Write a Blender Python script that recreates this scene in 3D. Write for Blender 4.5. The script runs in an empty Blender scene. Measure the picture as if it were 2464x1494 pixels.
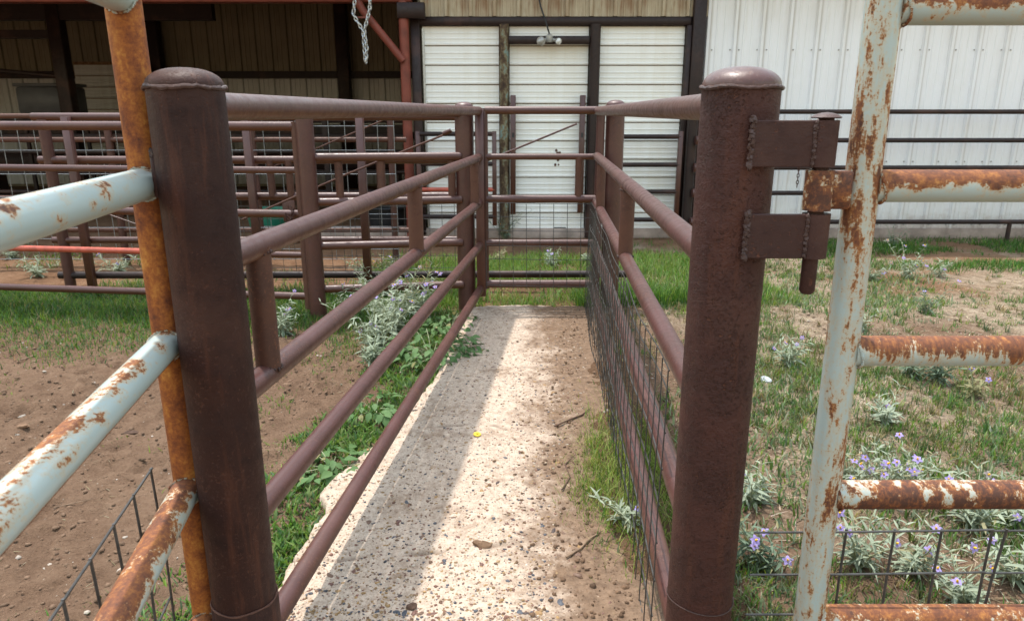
import bpy, math, random
import numpy as np
from mathutils import Vector, Matrix
random.seed(7)
RNG = np.random.default_rng(7)
sc = bpy.context.scene
col = sc.collection
R = math.radians

# ---------------------------------------------------------------- camera, sky, sun, exposure
CAMH, PITCH = 1.43, R(15.5)
cd = bpy.data.cameras.new('camera')
cam = bpy.data.objects.new('camera', cd); col.objects.link(cam)
cam.location = (0, 0, CAMH); cam.rotation_euler = (R(90) - PITCH, 0, 0)
cd.sensor_width = 36; cd.lens = 25.04; cd.clip_start = 0.05; cd.clip_end = 500
cd.dof.use_dof = True; cd.dof.focus_distance = 2.4; cd.dof.aperture_fstop = 7.0
sc.camera = cam

SUN = Vector((-0.167, 0.22, 1.0)).normalized()           # towards the sun: high, behind the barn, a little left
EL = math.asin(SUN.z); AZ = math.atan2(SUN.x, SUN.y)
w = bpy.data.worlds.new('World'); sc.world = w; w.use_nodes = True
wn = w.node_tree.nodes; wl = w.node_tree.links
bg = wn['Background']
sky = wn.new('ShaderNodeTexSky'); sky.sky_type = 'NISHITA'; sky.sun_disc = False
sky.sun_elevation = EL; sky.sun_rotation = AZ % (2 * math.pi); sky.dust_density = 2.0; sky.air_density = 2.6; sky.ozone_density = 1.0
hs = wn.new('ShaderNodeHueSaturation'); hs.inputs['Saturation'].default_value = .75   # thin bright haze whitens the blue
wl.new(sky.outputs[0], hs.inputs['Color']); wl.new(hs.outputs[0], bg.inputs[0]); bg.inputs[1].default_value = 0.15
sd = bpy.data.lights.new('sun', 'SUN'); sd.energy = 2.1; sd.angle = R(1.2); sd.color = (1.0, 0.955, 0.89)
so = bpy.data.objects.new('sun', sd); col.objects.link(so); so.location = (-3, 3, 12)
so.rotation_euler = (-SUN).to_track_quat('-Z', 'Y').to_euler()
sc.view_settings.view_transform = 'Standard'; sc.view_settings.look = 'None'
sc.view_settings.exposure = 1.16; sc.view_settings.gamma = 1.0; sc.view_settings.use_curve_mapping = False
try:
    sc.cycles.max_bounces = 8; sc.cycles.diffuse_bounces = 5; sc.cycles.use_denoising = True
except Exception: pass

F, CX, CY = 1714.0, 1232.0, 747.0
def at(x, y, z=0.0):
    "point of the photograph (2464 wide) carried down to the ground plane at height z"
    a = (x - CX) / F; b = -(y - CY) / F
    d = (a, math.cos(PITCH) + b * math.sin(PITCH), -math.sin(PITCH) + b * math.cos(PITCH))
    t = (z - CAMH) / d[2]
    return (d[0] * t, d[1] * t)

# ---------------------------------------------------------------- materials
class Mat:
    def __init__(s, name):
        s.m = bpy.data.materials.new(name); s.m.use_nodes = True
        s.nt = s.m.node_tree; s.b = s.nt.nodes['Principled BSDF']; s.tc = None
    def n(s, t, **k):
        x = s.nt.nodes.new(t)
        for a, v in k.items(): setattr(x, a, v)
        return x
    def set(s, inp, v):
        if hasattr(v, 'is_output') or isinstance(v, bpy.types.NodeSocket): s.nt.links.new(v, inp)
        elif isinstance(v, (tuple, list)) and len(v) == 3 and inp.type == 'RGBA': inp.default_value = (*v, 1)
        else: inp.default_value = v
    def co(s, scale=(1, 1, 1), loc=(0, 0, 0), rot=(0, 0, 0)):
        if s.tc is None: s.tc = s.n('ShaderNodeTexCoord')
        mp = s.n('ShaderNodeMapping'); s.set(mp.inputs[0], s.tc.outputs['Object'])
        mp.inputs['Scale'].default_value = scale; mp.inputs['Location'].default_value = loc; mp.inputs['Rotation'].default_value = rot
        return mp.outputs[0]
    def noise(s, scale, detail=4, rough=.55, vec=None, dist=0):
        x = s.n('ShaderNodeTexNoise'); s.set(x.inputs['Vector'], vec if vec is not None else s.co())
        x.inputs['Scale'].default_value = scale; x.inputs['Detail'].default_value = detail
        x.inputs['Roughness'].default_value = rough; x.inputs['Distortion'].default_value = dist
        return x.outputs['Fac']
    def voro(s, scale, vec=None, feature='F1', out='Distance'):
        x = s.n('ShaderNodeTexVoronoi', feature=feature); s.set(x.inputs['Vector'], vec if vec is not None else s.co())
        x.inputs['Scale'].default_value = scale
        return x.outputs[out]
    def math(s, op, a, b=0.0, clamp=False):
        x = s.n('ShaderNodeMath', operation=op, use_clamp=clamp); s.set(x.inputs[0], a); s.set(x.inputs[1], b); return x.outputs[0]
    def ss(s, v, lo, hi):
        x = s.n('ShaderNodeMapRange', interpolation_type='SMOOTHSTEP'); s.set(x.inputs[0], v)
        x.inputs[1].default_value = lo; x.inputs[2].default_value = hi; return x.outputs[0]
    def ramp(s, v, stops):
        x = s.n('ShaderNodeValToRGB'); s.set(x.inputs[0], v); e = x.color_ramp.elements
        while len(e) < len(stops): e.new(.5)
        for i, (p, c) in enumerate(stops): e[i].position = p; e[i].color = (*c, 1)
        return x.outputs[0]
    def mix(s, f, a, b, mode='MIX'):
        x = s.n('ShaderNodeMix', data_type='RGBA', blend_type=mode); s.set(x.inputs[0], f); s.set(x.inputs[6], a); s.set(x.inputs[7], b); return x.outputs[2]
    def bump(s, h, strength=.3, dist=.002, normal=None):
        x = s.n('ShaderNodeBump'); s.set(x.inputs['Height'], h); x.inputs['Strength'].default_value = strength; x.inputs['Distance'].default_value = dist
        if normal is not None: s.set(x.inputs['Normal'], normal)
        return x.outputs[0]
    def sep(s, v):
        x = s.n('ShaderNodeSeparateXYZ'); s.set(x.inputs[0], v); return x.outputs
    def nz(s):
        g = s.n('ShaderNodeNewGeometry'); return s.sep(g.outputs['Normal'])[2]
    def out(s, c, rough=.6, spec=.5, metal=0.0, normal=None):
        s.set(s.b.inputs['Base Color'], c); s.set(s.b.inputs['Roughness'], rough)
        s.b.inputs['Specular IOR Level'].default_value = spec; s.set(s.b.inputs['Metallic'], metal)
        if normal is not None: s.set(s.b.inputs['Normal'], normal)
        return s.m

def simple(name, c, rough=.6, spec=.5, var=.25, scale=9, metal=0.0):
    k = Mat(name)
    n = k.noise(scale, 5)
    lo = tuple(x * (1 - var) for x in c); hi = tuple(min(1, x * (1 + var)) for x in c)
    cc = k.ramp(n, [(.3, lo), (.7, hi)])
    return k.out(cc, rough, spec, metal, k.bump(k.noise(scale * 12, 3), .15, .002))

def brown_steel(name, base, alt, rust=.5, pit=.35, fine=1.0, rough=.44, spec=.4, under=0, runs=0):
    k = Mat(name)
    big = k.noise(5.5, 6, .6); mid = k.noise(32, 5, .65); tiny = k.noise(260, 3, .6)
    c = k.mix(k.ss(big, .35, .68), base, alt)
    c = k.mix(k.math('MULTIPLY', k.ss(mid, .52, .72), .55), c, tuple(x * .55 for x in base))
    sp = k.ss(k.math('ADD', k.math('MULTIPLY', k.noise(120, 4, .7), .75), k.math('MULTIPLY', big, .35)), .60, .70)
    c = k.mix(k.math('MULTIPLY', sp, rust), c, (.17, .062, .032))
    pat = k.ss(k.noise(2.3, 5, .6), .50, .66)
    c = k.mix(k.math('MULTIPLY', pat, .30), c, (.13, .058, .040))
    if runs:      # rust runs down the post
        c = k.mix(k.math('MULTIPLY', k.ss(k.noise(16, 7, .7, k.co((1, 1, .10))), .53, .68), runs), c, (.105, .036, .020))
        c = k.mix(k.math('MULTIPLY', k.ss(k.noise(3.2, 6, .7, k.co((1, 1, .4))), .60, .72), .35), c, (.16, .12, .10))
    if under:     # old rust that stays on the undersides of the pipes
        un = k.math('MULTIPLY', k.ss(k.math('ADD', k.nz(), k.math('MULTIPLY', mid, .8)), .35, -.35), under)
        c = k.mix(un, c, (.125, .048, .018))
    scr = k.ss(k.noise(16, 8, .8, k.co((1.6, .5, 1.6))), .685, .72)
    c = k.mix(k.math('MULTIPLY', scr, .3), c, (.30, .22, .17))
    pale = k.ss(k.noise(70, 6, .75, k.co((1, 1, .35))), .70, .78)
    c = k.mix(k.math('MULTIPLY', pale, .35), c, (.33, .25, .20))
    h = k.math('ADD', k.math('MULTIPLY', mid, .8), k.math('MULTIPLY', tiny, .35))
    h = k.math('SUBTRACT', h, k.math('MULTIPLY', sp, .5))
    r = k.math('ADD', rough, k.math('MULTIPLY', k.ss(mid, .3, .8), .22))
    return k.out(c, r, spec, 0.0, k.bump(h, pit, .0022 * fine))

PLUM = (.105, .058, .054); PLUM2 = (.080, .049, .048)
M = {}
M['brown'] = brown_steel('brown_pipe_paint', (.086, .032, .027), (.062, .023, .017), .5, .35, 1.0, .33, .55, .75)
M['post'] = brown_steel('pitted_brown_post', (.0270, .0105, .0090), (.038, .0130, .0090), .30, .6, 1.8, .5, .25, 0, .5)
M['postp'] = brown_steel('heavily_pitted_brown_post', (.070, .0260, .0200), (.048, .0195, .0160), .5, 1.0, 3.4, .5, .25, 0, .5)
M['plate'] = brown_steel('rusted_strap_plate', (.050, .020, .016), (.036, .016, .0145), .6, .7, 1.6, .5, .3)
M['weld'] = brown_steel('weld_bead_steel', (.070, .038, .032), (.045, .028, .026), .5, .6, 1.5, .42, .35)
M['redbrown'] = brown_steel('rusty_red_brown_pipe', (.100, .040, .024), (.07, .031, .023), .8, .3, 1.0, .5, .4)
M['dark'] = brown_steel('dark_brown_trim', (.024, .0125, .0115), (.019, .011, .0105), .2, .12, .6, .45, .35)
M['red'] = simple('faded_red_paint', (.185, .044, .028), .55, .4, .3, 7)
M['redbar'] = simple('red_painted_bar', (.42, .085, .05), .4, .5, .25, 20)

def rust_paint(name, top, bias, sc_=(1, 1, 1), scale=9, dark=.5, rot=(0, 0, 0), under=0):
    k = Mat(name)
    v = k.co(sc_, (0, 0, 0), rot)
    a = k.noise(scale, 9, .70, v, .25); f = k.noise(120, 5, .75); g = k.noise(34, 7, .72, v)
    m = k.math('ADD', k.math('MULTIPLY', a, .55), k.math('ADD', k.math('MULTIPLY', f, .17), k.math('MULTIPLY', g, .28)))
    m = k.math('ADD', m, k.math('ADD', k.math('MULTIPLY', k.nz(), top), bias))
    if under: m = k.math('ADD', m, k.math('MULTIPLY', k.ss(k.math('ADD', k.nz(), k.math('MULTIPLY', k.math('SUBTRACT', a, .5), .5)), -.35, -.62), under))
    rm = k.ss(m, .555, .578)
    halo = k.ss(m, .50, .56)
    tone = k.math('ADD', k.math('MULTIPLY', k.noise(46, 7, .75, v), .6), k.math('ADD', k.math('MULTIPLY', f, .3), k.math('MULTIPLY', k.noise(6, 4, .6), .18)))
    tone = k.math('ADD', tone, k.math('MULTIPLY', k.math('SUBTRACT', m, .57), .5 + dark * .6))
    rust = k.ramp(tone, [(.40, (.42, .175, .040)), (.475, (.275, .098, .028)), (.55, (.17, .056, .022)), (.66, (.075, .029, .017))])
    rust = k.mix(k.math('MULTIPLY', k.math('SUBTRACT', 1.0, k.ss(m, .565, .60)), .8), rust, (.40, .18, .05))
    pn = k.noise(4, 4)
    paint = k.mix(pn, (.36, .44, .43), (.42, .485, .47))
    paint = k.mix(k.math('MULTIPLY', halo, .45), paint, (.52, .36, .18))
    c = k.mix(rm, paint, rust)
    hgt = k.math('ADD', k.math('MULTIPLY', rm, -.5), k.math('MULTIPLY', k.math('MULTIPLY', f, rm), .7))
    r = k.math('ADD', .30, k.math('MULTIPLY', rm, .5))
    return k.out(c, r, .5, 0.0, k.bump(hgt, .45, .0015))
M['gate_a'] = rust_paint('pale_blue_paint_lightly_rusted', .01, -.004, (1, .6, 1), 18, .3)
M['gate_b'] = rust_paint('pale_blue_paint_rust_on_top', .07, -.012, (1, .5, 1), 14, -.8, (0, 0, 0), .22)
M['gate_c'] = rust_paint('pale_blue_paint_half_rusted', .08, .045, (1, .5, 1), 14, -.8, (0, 0, 0), .16)
M['gate_r1'] = rust_paint('pale_blue_paint_rusty_top', .13, .068, (.9, 1, 1), 12, -.7)
M['gate_r2'] = rust_paint('pale_blue_paint_banded_rust', .09, .075, (2.6, 1, .5), 9, -.7)
M['gate_r3'] = rust_paint('dark_rust_with_paint_flecks', -.03, .125, (1.6, 1, 1), 12, .9)
M['gate_post'] = rust_paint('pale_blue_paint_rust_streaks', 0, .043, (1.3, 1.3, .34), 6, -.2, (0, R(16), 0))
M['gate_k'] = rust_paint('rusted_sleeve', 0, .085, (1, 1, 1), 12, .5)
M['gate_s'] = rust_paint('pale_blue_rust_streak_post', 0, .030, (2.0, 2.0, .45), 8, 1.0)
k = Mat('all_rust_pipe')
a = k.noise(14, 7, .65); f = k.noise(130, 5, .7); b_ = k.noise(40, 5, .6, k.co((1, 1, .3)))
v = k.math('ADD', k.math('MULTIPLY', a, .45), k.math('ADD', k.math('MULTIPLY', f, .3), k.math('MULTIPLY', b_, .25)))
c = k.ramp(v, [(.36, (.06, .022, .014)), (.45, (.19, .052, .015)), (.53, (.33, .105, .020)), (.62, (.50, .22, .045))])
M['rust'] = k.out(c, .72, .35, 0, k.bump(f, .5, .0015))

M['wire'] = simple('dark_wire', (.07, .068, .066), .4, .5, .3, 40, .3)
M['wiregrey'] = simple('galvanised_wire', (.30, .31, .31), .4, .5, .25, 40, .5)
M['chain'] = simple('galvanised_chain', (.45, .46, .47), .35, .5, .2, 60, .7)
M['concrete_wall'] = simple('barn_footing_concrete', (.33, .26, .22), .9, .2, .3, 6)
M['tub_green'] = simple('green_plastic', (.015, .16, .10), .4, .5, .15)
M['tub_black'] = simple('black_rubber', (.018, .018, .02), .5, .4, .2)
M['grey_plastic'] = simple('grey_plastic', (.10, .10, .105), .5, .4, .15)
M['glass_bulb'] = simple('frosted_lamp_glass', (.72, .72, .70), .15, .6, .05)
M['alu'] = simple('grey_cast_metal', (.38, .37, .35), .4, .5, .2, 20, .3)
M['yellow'] = simple('yellow_plastic', (.70, .52, .03), .4, .5, .1)
M['clod'] = simple('dry_dirt_clod', (.20, .125, .08), .95, .1, .35, 30)
M['twig'] = simple('dry_twig', (.22, .15, .10), .9, .2, .35, 25)
M['bark'] = simple('dark_bark', (.09, .055, .04), .9, .2, .35, 25)
M['scrap'] = simple('clear_plastic_scrap', (.55, .57, .60), .2, .6, .1, 30)

def sheet_metal(name, base, stain, amt, streak_top=None, mud_rib_shade=False):
    k = Mat(name)
    n1 = k.noise(2.2, 5, .6); st = k.noise(7, 5, .65, k.co((2.6, 1, .22)))
    sp = k.ss(k.noise(60, 4, .7), .62, .74)
    m = k.math('MULTIPLY', k.ss(k.math('ADD', k.math('MULTIPLY', n1, .5), k.math('MULTIPLY', st, .5)), .42, .68), amt)
    if streak_top:
        z = k.sep(k.co())[2]
        m = k.math('ADD', m, k.math('MULTIPLY', k.ss(k.math('ADD', z, k.math('MULTIPLY', st, streak_top[2])), streak_top[0], streak_top[1]), streak_top[3]), True)
    c = k.mix(m, base, stain)
    if mud_rib_shade:
        zz = k.sep(k.co())[2]
        c = k.mix(k.math('MULTIPLY', k.ss(k.math('ADD', zz, k.math('MULTIPLY', k.noise(5, 6, .7), .45)), .48, .22), .55), c, (.36, .23, .14))
        c = k.mix(k.math('MULTIPLY', k.ss(k.noise(3.1, 7, .7, k.co((3, 1, .15))), .60, .72), .35), c, (.40, .30, .20))
    if mud_rib_shade:
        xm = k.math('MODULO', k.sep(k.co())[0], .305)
        rib_shade = k.math('MULTIPLY', k.ss(xm, .034, .048), k.math('SUBTRACT', 1.0, k.ss(xm, .060, .085)))  # shade beside each rib, painted into the sheet colour
        c = k.mix(k.math('MULTIPLY', rib_shade, k.math('ADD', .22, k.math('MULTIPLY', st, .4))), c, (.34, .30, .25))
    c = k.mix(k.math('MULTIPLY', sp, .18), c, tuple(x * .5 for x in stain))
    return k.out(c, .42, .45, 0, k.bump(n1, .08, .01))
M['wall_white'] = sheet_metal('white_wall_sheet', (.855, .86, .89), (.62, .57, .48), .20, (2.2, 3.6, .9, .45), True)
M['header_tan'] = sheet_metal('tan_stained_sheet', (.62, .56, .41), (.20, .10, .04), .40, (-.1, 1.0, 1.1, .62))
M['door_white'] = sheet_metal('white_door_metal', (.87, .86, .83), (.66, .58, .45), .22, None)
M['door_rustline'] = simple('rusty_dirty_seam', (.24, .14, .075), .8, .2, .5, 25)
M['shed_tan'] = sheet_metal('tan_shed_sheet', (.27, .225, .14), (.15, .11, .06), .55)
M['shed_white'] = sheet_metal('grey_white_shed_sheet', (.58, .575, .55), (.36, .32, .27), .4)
M['roof'] = simple('roof_metal', (.30, .26, .20), .5, .4, .2)
k = Mat('peeling_blue_rust_pipe')
v = k.math('ADD', k.math('MULTIPLY', k.noise(9, 6, .65, k.co((1, 1, .5))), .7), k.math('MULTIPLY', k.noise(50, 4), .3))
M['mottled'] = k.out(k.ramp(v, [(.40, (.04, .024, .018)), (.49, (.10, .062, .035)), (.55, (.20, .17, .10)), (.61, (.17, .26, .25))]), .7, .3, 0, k.bump(v, .4, .004))

# ground
k = Mat('dry_dirt')
xyz = k.sep(k.co())
n1 = k.noise(1.3, 6, .6); n2 = k.noise(11, 6, .65); n3 = k.noise(70, 5, .7)
v = k.math('ADD', k.math('MULTIPLY', n1, .35), k.math('ADD', k.math('MULTIPLY', n2, .35), k.math('MULTIPLY', n3, .3)))
dirt = k.ramp(v, [(.34, (.095, .055, .034)), (.50, (.168, .104, .067)), (.66, (.235, .156, .104))])
straw = k.ramp(k.math('ADD', k.math('MULTIPLY', n2, .45), k.math('MULTIPLY', n3, .55)), [(.38, (.12, .085, .055)), (.5, (.27, .20, .138)), (.62, (.43, .345, .255))])
sm = k.math('MULTIPLY', k.ss(xyz[0], .7, 1.3), k.ss(k.noise(.9, 4), .38, .56))
red = k.ramp(v, [(.38, (.115, .058, .031)), (.5, (.20, .112, .064)), (.64, (.275, .17, .105))])
c = k.mix(k.ss(xyz[1], 4.6, 5.6), dirt, red)
near = k.math('MULTIPLY', k.ss(xyz[0], -.1, .1), k.math('SUBTRACT', 1.0, k.ss(xyz[0], .6, .85)))
c = k.mix(k.math('MULTIPLY', near, .85), c, k.ramp(v, [(.36, (.075, .042, .024)), (.62, (.17, .10, .058))]))
c = k.mix(sm, c, straw)
peb = k.ss(k.voro(46), .10, .16); pc = k.voro(46, None, 'F1', 'Color'); psel = k.ss(k.sep(pc)[0], .86, .88)
c = k.mix(k.math('MULTIPLY', k.math('SUBTRACT', 1.0, peb), k.math('MULTIPLY', psel, .8)), c, (.32, .26, .20))
M['dirt'] = k.out(c, .95, .12, 0, k.bump(k.math('ADD', k.math('ADD', n3, k.math('MULTIPLY', n2, .8)), k.math('MULTIPLY', k.noise(190, 3), .4)), .9, .018))

k = Mat('exposed_aggregate_concrete')
xyz = k.sep(k.co())
n1 = k.noise(3.0, 6, .62); n2 = k.noise(30, 6, .7); n3 = k.noise(150, 4, .7)
base = k.ramp(k.math('ADD', k.math('MULTIPLY', n2, .5), k.math('MULTIPLY', n3, .5)), [(.36, (.29, .215, .16)), (.5, (.46, .362, .282)), (.62, (.56, .455, .36))])
vc = k.voro(105, None, 'F1', 'Color'); vd = k.voro(105)
sel = k.math('MULTIPLY', k.ss(k.sep(vc)[0], .80, .82), k.math('SUBTRACT', 1.0, k.ss(vd, .28, .36)))
agg = k.ramp(k.sep(vc)[1], [(.15, (.075, .06, .055)), (.4, (.19, .12, .08)), (.6, (.29, .19, .10)), (.85, (.15, .085, .07))])
base = k.mix(k.math('MULTIPLY', sel, .7), base, agg)
blot = k.math('MULTIPLY', k.ss(k.noise(4.2, 7, .68), .47, .66), k.ss(k.noise(24, 5, .7), .36, .62))
base = k.mix(k.math('MULTIPLY', blot, .72), base, (.20, .128, .08))
edge = k.math('ADD', xyz[0], k.math('MULTIPLY', k.math('SUBTRACT', n1, .5), .75))
edge = k.math('ADD', edge, k.math('MULTIPLY', k.math('SUBTRACT', k.noise(14, 6, .7), .5), .45))
edge = k.math('ADD', edge, k.math('MULTIPLY', xyz[1], -.035))
dm = k.ss(edge, -.10, .16)
c = k.mix(k.math('MULTIPLY', dm, .85), base, k.ramp(n2, [(.35, (.080, .043, .023)), (.65, (.18, .106, .060))]))
cr_ = k.n('ShaderNodeAttribute', attribute_name='tint')
c = k.mix(k.math('MULTIPLY', k.sep(cr_.outputs['Color'])[0], .6), c, (.13, .085, .055))
M['concrete'] = k.out(c, .9, .2, 0, k.bump(k.math('ADD', n2, k.math('MULTIPLY', n3, .7)), .6, .006))

def tinted(name, rough=.6, transl=.0, soft=None):
    k = Mat(name)
    at_ = k.n('ShaderNodeAttribute', attribute_name='tint')
    c = at_.outputs['Color']
    m = k.out(c, rough, .25)
    if transl:
        tr = k.n('ShaderNodeBsdfTranslucent'); k.set(tr.inputs[0], k.mix(1.0, c, (1.0, 1.0, .55), 'MULTIPLY'))
        mx = k.n('ShaderNodeMixShader'); mx.inputs[0].default_value = transl
        k.nt.links.new(k.b.outputs[0], mx.inputs[1]); k.nt.links.new(tr.outputs[0], mx.inputs[2])
        k.nt.links.new(mx.outputs[0], k.nt.nodes['Material Output'].inputs[0])
    return m
M['grass'] = tinted('grass_blades', .55, .38)
M['litter'] = tinted('loose_litter', .9)
def leafmat(name, c1, c2, transl=.25, rough=.6):
    k = Mat(name)
    oi = k.n('ShaderNodeObjectInfo')
    c = k.mix(k.math('ADD', k.math('MULTIPLY', k.noise(22, 3), .6), k.math('MULTIPLY', oi.outputs['Random'], .4)), c1, c2)
    c = k.mix(k.math('MULTIPLY', k.ss(oi.outputs['Random'], .90, .93), .7), c, (.30, .25, .11))
    k.out(c, rough, .25)
    tr = k.n('ShaderNodeBsdfTranslucent'); k.set(tr.inputs[0], c)
    mx = k.n('ShaderNodeMixShader'); mx.inputs[0].default_value = transl
    k.nt.links.new(k.b.outputs[0], mx.inputs[1]); k.nt.links.new(tr.outputs[0], mx.inputs[2])
    k.nt.links.new(mx.outputs[0], k.nt.nodes['Material Output'].inputs[0])
    return k.m
M['silver'] = leafmat('silvery_leaf', (.25, .305, .205), (.40, .45, .34))
M['silver_dark'] = leafmat('grey_green_leaf', (.10, .155, .10), (.22, .28, .19))
M['broad'] = leafmat('broad_green_leaf', (.075, .16, .055), (.15, .25, .09), .3)
M['stem'] = simple('pale_green_stem', (.26, .28, .17), .7, .2, .2, 30)
M['petal'] = leafmat('purple_petal', (.33, .25, .60), (.46, .38, .70), .3)
M['stamen'] = simple('yellow_stamen', (.85, .50, .02), .5, .3, .1)
PEB = [simple('pebble_' + n, c, .6, .4, .3, 60) for n, c in (('ochre', (.30, .18, .08)), ('brown', (.16, .095, .065)), ('slate', (.075, .08, .095)), ('red_brown', (.16, .08, .062)), ('buff', (.36, .26, .18)), ('dark', (.07, .05, .045)))]

# ---------------------------------------------------------------- mesh helpers
WL = {}
class MB:
    def __init__(s): s.v = []; s.f = []
    def tube(s, pts, r, n=16, caps=True, closed=False):
        pts = [Vector(p) for p in pts]; N = len(pts)
        rs = r if isinstance(r, (list, tuple)) else [r] * N
        up = None; base = len(s.v)
        for i, p in enumerate(pts):
            if closed: t = pts[(i + 1) % N] - pts[i - 1]
            else: t = pts[min(i + 1, N - 1)] - pts[max(i - 1, 0)]
            t.normalize()
            if up is None:
                up = Vector((0, 0, 1)) if abs(t.z) < .9 else Vector((0, 1, 0))
            a = t.cross(up).normalized(); b = a.cross(t).normalized(); up = b
            for j in range(n):
                g = 2 * math.pi * j / n
                s.v.append(p + (a * math.cos(g) + b * math.sin(g)) * rs[i])
        M_ = N if closed else N - 1
        for i in range(M_):
            i2 = (i + 1) % N
            for j in range(n):
                j2 = (j + 1) % n
                s.f.append((base + i * n + j, base + i * n + j2, base + i2 * n + j2, base + i2 * n + j))
        if caps and not closed:
            s.f.append(tuple(base + j for j in range(n))[::-1])
            s.f.append(tuple(base + (N - 1) * n + j for j in range(n)))
        return s
    def box(s, c, d, rz=0, bev=0):
        x, y, z = d[0] / 2, d[1] / 2, d[2] / 2; b = len(s.v)
        cr, sr = math.cos(rz), math.sin(rz)
        if not bev:
            for dx, dy, dz in ((-x, -y, -z), (x, -y, -z), (x, y, -z), (-x, y, -z), (-x, -y, z), (x, -y, z), (x, y, z), (-x, y, z)):
                s.v.append(Vector((c[0] + dx * cr - dy * sr, c[1] + dx * sr + dy * cr, c[2] + dz)))
            for q in ((3, 2, 1, 0), (4, 5, 6, 7), (0, 1, 5, 4), (1, 2, 6, 5), (2, 3, 7, 6), (3, 0, 4, 7)): s.f.append(tuple(b + i for i in q))
        else:
            prof = [(-x + bev, -y), (x - bev, -y), (x, -y + bev), (x, y - bev), (x - bev, y), (-x + bev, y), (-x, y - bev), (-x, -y + bev)]
            for zz, k_ in ((-z, .0), (-z + bev, 1), (z - bev, 1), (z, .0)):
                for px, py in prof:
                    if k_ == 0: px *= 1 - bev / max(x, 1e-6) * .7; py *= 1 - bev / max(y, 1e-6) * .7
                    s.v.append(Vector((c[0] + px * cr - py * sr, c[1] + px * sr + py * cr, c[2] + zz)))
            for i in range(3):
                for j in range(8): s.f.append((b + i * 8 + j, b + i * 8 + (j + 1) % 8, b + i * 8 + 8 + (j + 1) % 8, b + i * 8 + 8 + j))
            s.f.append(tuple(b + j for j in range(8))[::-1]); s.f.append(tuple(b + 24 + j for j in range(8)))
        return s
    def lathe(s, prof, c, n=32):
        b = len(s.v)
        for r_, z in prof:
            for j in range(n):
                g = 2 * math.pi * j / n
                s.v.append(Vector((c[0] + r_ * math.cos(g), c[1] + r_ * math.sin(g), c[2] + z)))
        for i in range(len(prof) - 1):
            for j in range(n): s.f.append((b + i * n + j, b + i * n + (j + 1) % n, b + i * n + n + (j + 1) % n, b + i * n + n + j))
        if prof[0][0] > 1e-4: s.f.append(tuple(b + j for j in range(n))[::-1])
        s.f.append(tuple(b + (len(prof) - 1) * n + j for j in range(n)))
        return s
    def quadgrid(s, pts):   # rows of rows
        b = len(s.v); m = len(pts[0])
        for r_ in pts: s.v += [Vector(p) for p in r_]
        for i in range(len(pts) - 1):
            for j in range(m - 1): s.f.append((b + i * m + j, b + i * m + j + 1, b + (i + 1) * m + j + 1, b + (i + 1) * m + j))
        return s
    def lump(s, c, rad, sq=(1, 1, 1), seed=0, n=10):
        rr = random.Random(seed); b = len(s.v); rows = n // 2 + 1
        ph = [rr.uniform(0, 6.28) for _ in range(6)]
        for i in range(rows):
            th = math.pi * (i + .02) / (rows - 1 + .04)
            for j in range(n):
                g = 2 * math.pi * j / n
                d = rad * (1 + .16 * math.sin(2 * g + ph[0] + th) + .12 * math.sin(3 * g + ph[1]) + .12 * math.sin(3 * th + ph[2] + g) + rr.uniform(-.07, .07))
                s.v.append(Vector((c[0] + d * math.sin(th) * math.cos(g) * sq[0], c[1] + d * math.sin(th) * math.sin(g) * sq[1], c[2] + d * math.cos(th) * sq[2])))
        for i in range(rows - 1):
            for j in range(n): s.f.append((b + i * n + j, b + i * n + n + j, b + i * n + n + (j + 1) % n, b + i * n + (j + 1) % n))
        return s
    def mesh(s, name, off=Vector((0, 0, 0)), sharp=.7):
        me = bpy.data.meshes.new(name)
        me.from_pydata([tuple(Vector(p) - off) for p in s.v], [], s.f)
        if sharp:
            me.shade_smooth(); me.set_sharp_from_angle(angle=sharp)
        me.update(); return me
    def build(s, name, mat, parent=None, sharp=.7):
        off = WL[parent.name] if parent is not None else Vector((0, 0, 0))
        me = s.mesh(name, off, sharp); me.materials.append(mat)
        return link(name, me, parent)

def link(name, me, parent=None, loc=(0, 0, 0), rot=None, scale=None):
    o = bpy.data.objects.new(name, me); col.objects.link(o)
    o.location = loc
    if rot: o.rotation_euler = rot
    if scale: o.scale = (scale,) * 3 if isinstance(scale, (int, float)) else scale
    if parent is not None: o.parent = parent
    WL[o.name] = (WL[parent.name] if parent is not None else Vector((0, 0, 0))) + Vector(loc)
    return o
def tag(o, label=None, cat=None, group=None, kind=None):
    if label: o['label'] = label
    if cat: o['category'] = cat
    if group: o['group'] = group
    if kind: o['kind'] = kind
    return o
def thing(name, label, cat, loc=(0, 0, 0), group=None, rz=0):
    o = link(name, None, None, loc); o.rotation_euler = (0, 0, rz)
    o.empty_display_size = .1
    return tag(o, label, cat, group)

def lerp(a, b, t): return a + (b - a) * t
def vnoise(x, y, seed=0):
    xi = np.floor(x).astype(np.int64); yi = np.floor(y).astype(np.int64); fx = x - xi; fy = y - yi
    fx = fx * fx * (3 - 2 * fx); fy = fy * fy * (3 - 2 * fy)
    def h(a, b):
        n = (a * 374761393 + b * 668265263 + seed * 974634777) & 0x7fffffff
        n = ((n ^ (n >> 13)) * 1274126177) & 0x7fffffff
        return ((n ^ (n >> 16)) & 0xffff) / 65535.0
    return (h(xi, yi) * (1 - fx) + h(xi + 1, yi) * fx) * (1 - fy) + (h(xi, yi + 1) * (1 - fx) + h(xi + 1, yi + 1) * fx) * fy
def fbm(x, y, f, oct=4, seed=0):
    a = 0; amp = 1; tot = 0
    for i in range(oct):
        a = a + amp * vnoise(x * f, y * f, seed + i); tot += amp; amp *= .5; f *= 2.03
    return a / tot
def sst(v, lo, hi):
    t = np.clip((v - lo) / (hi - lo), 0, 1); return t * t * (3 - 2 * t)

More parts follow.
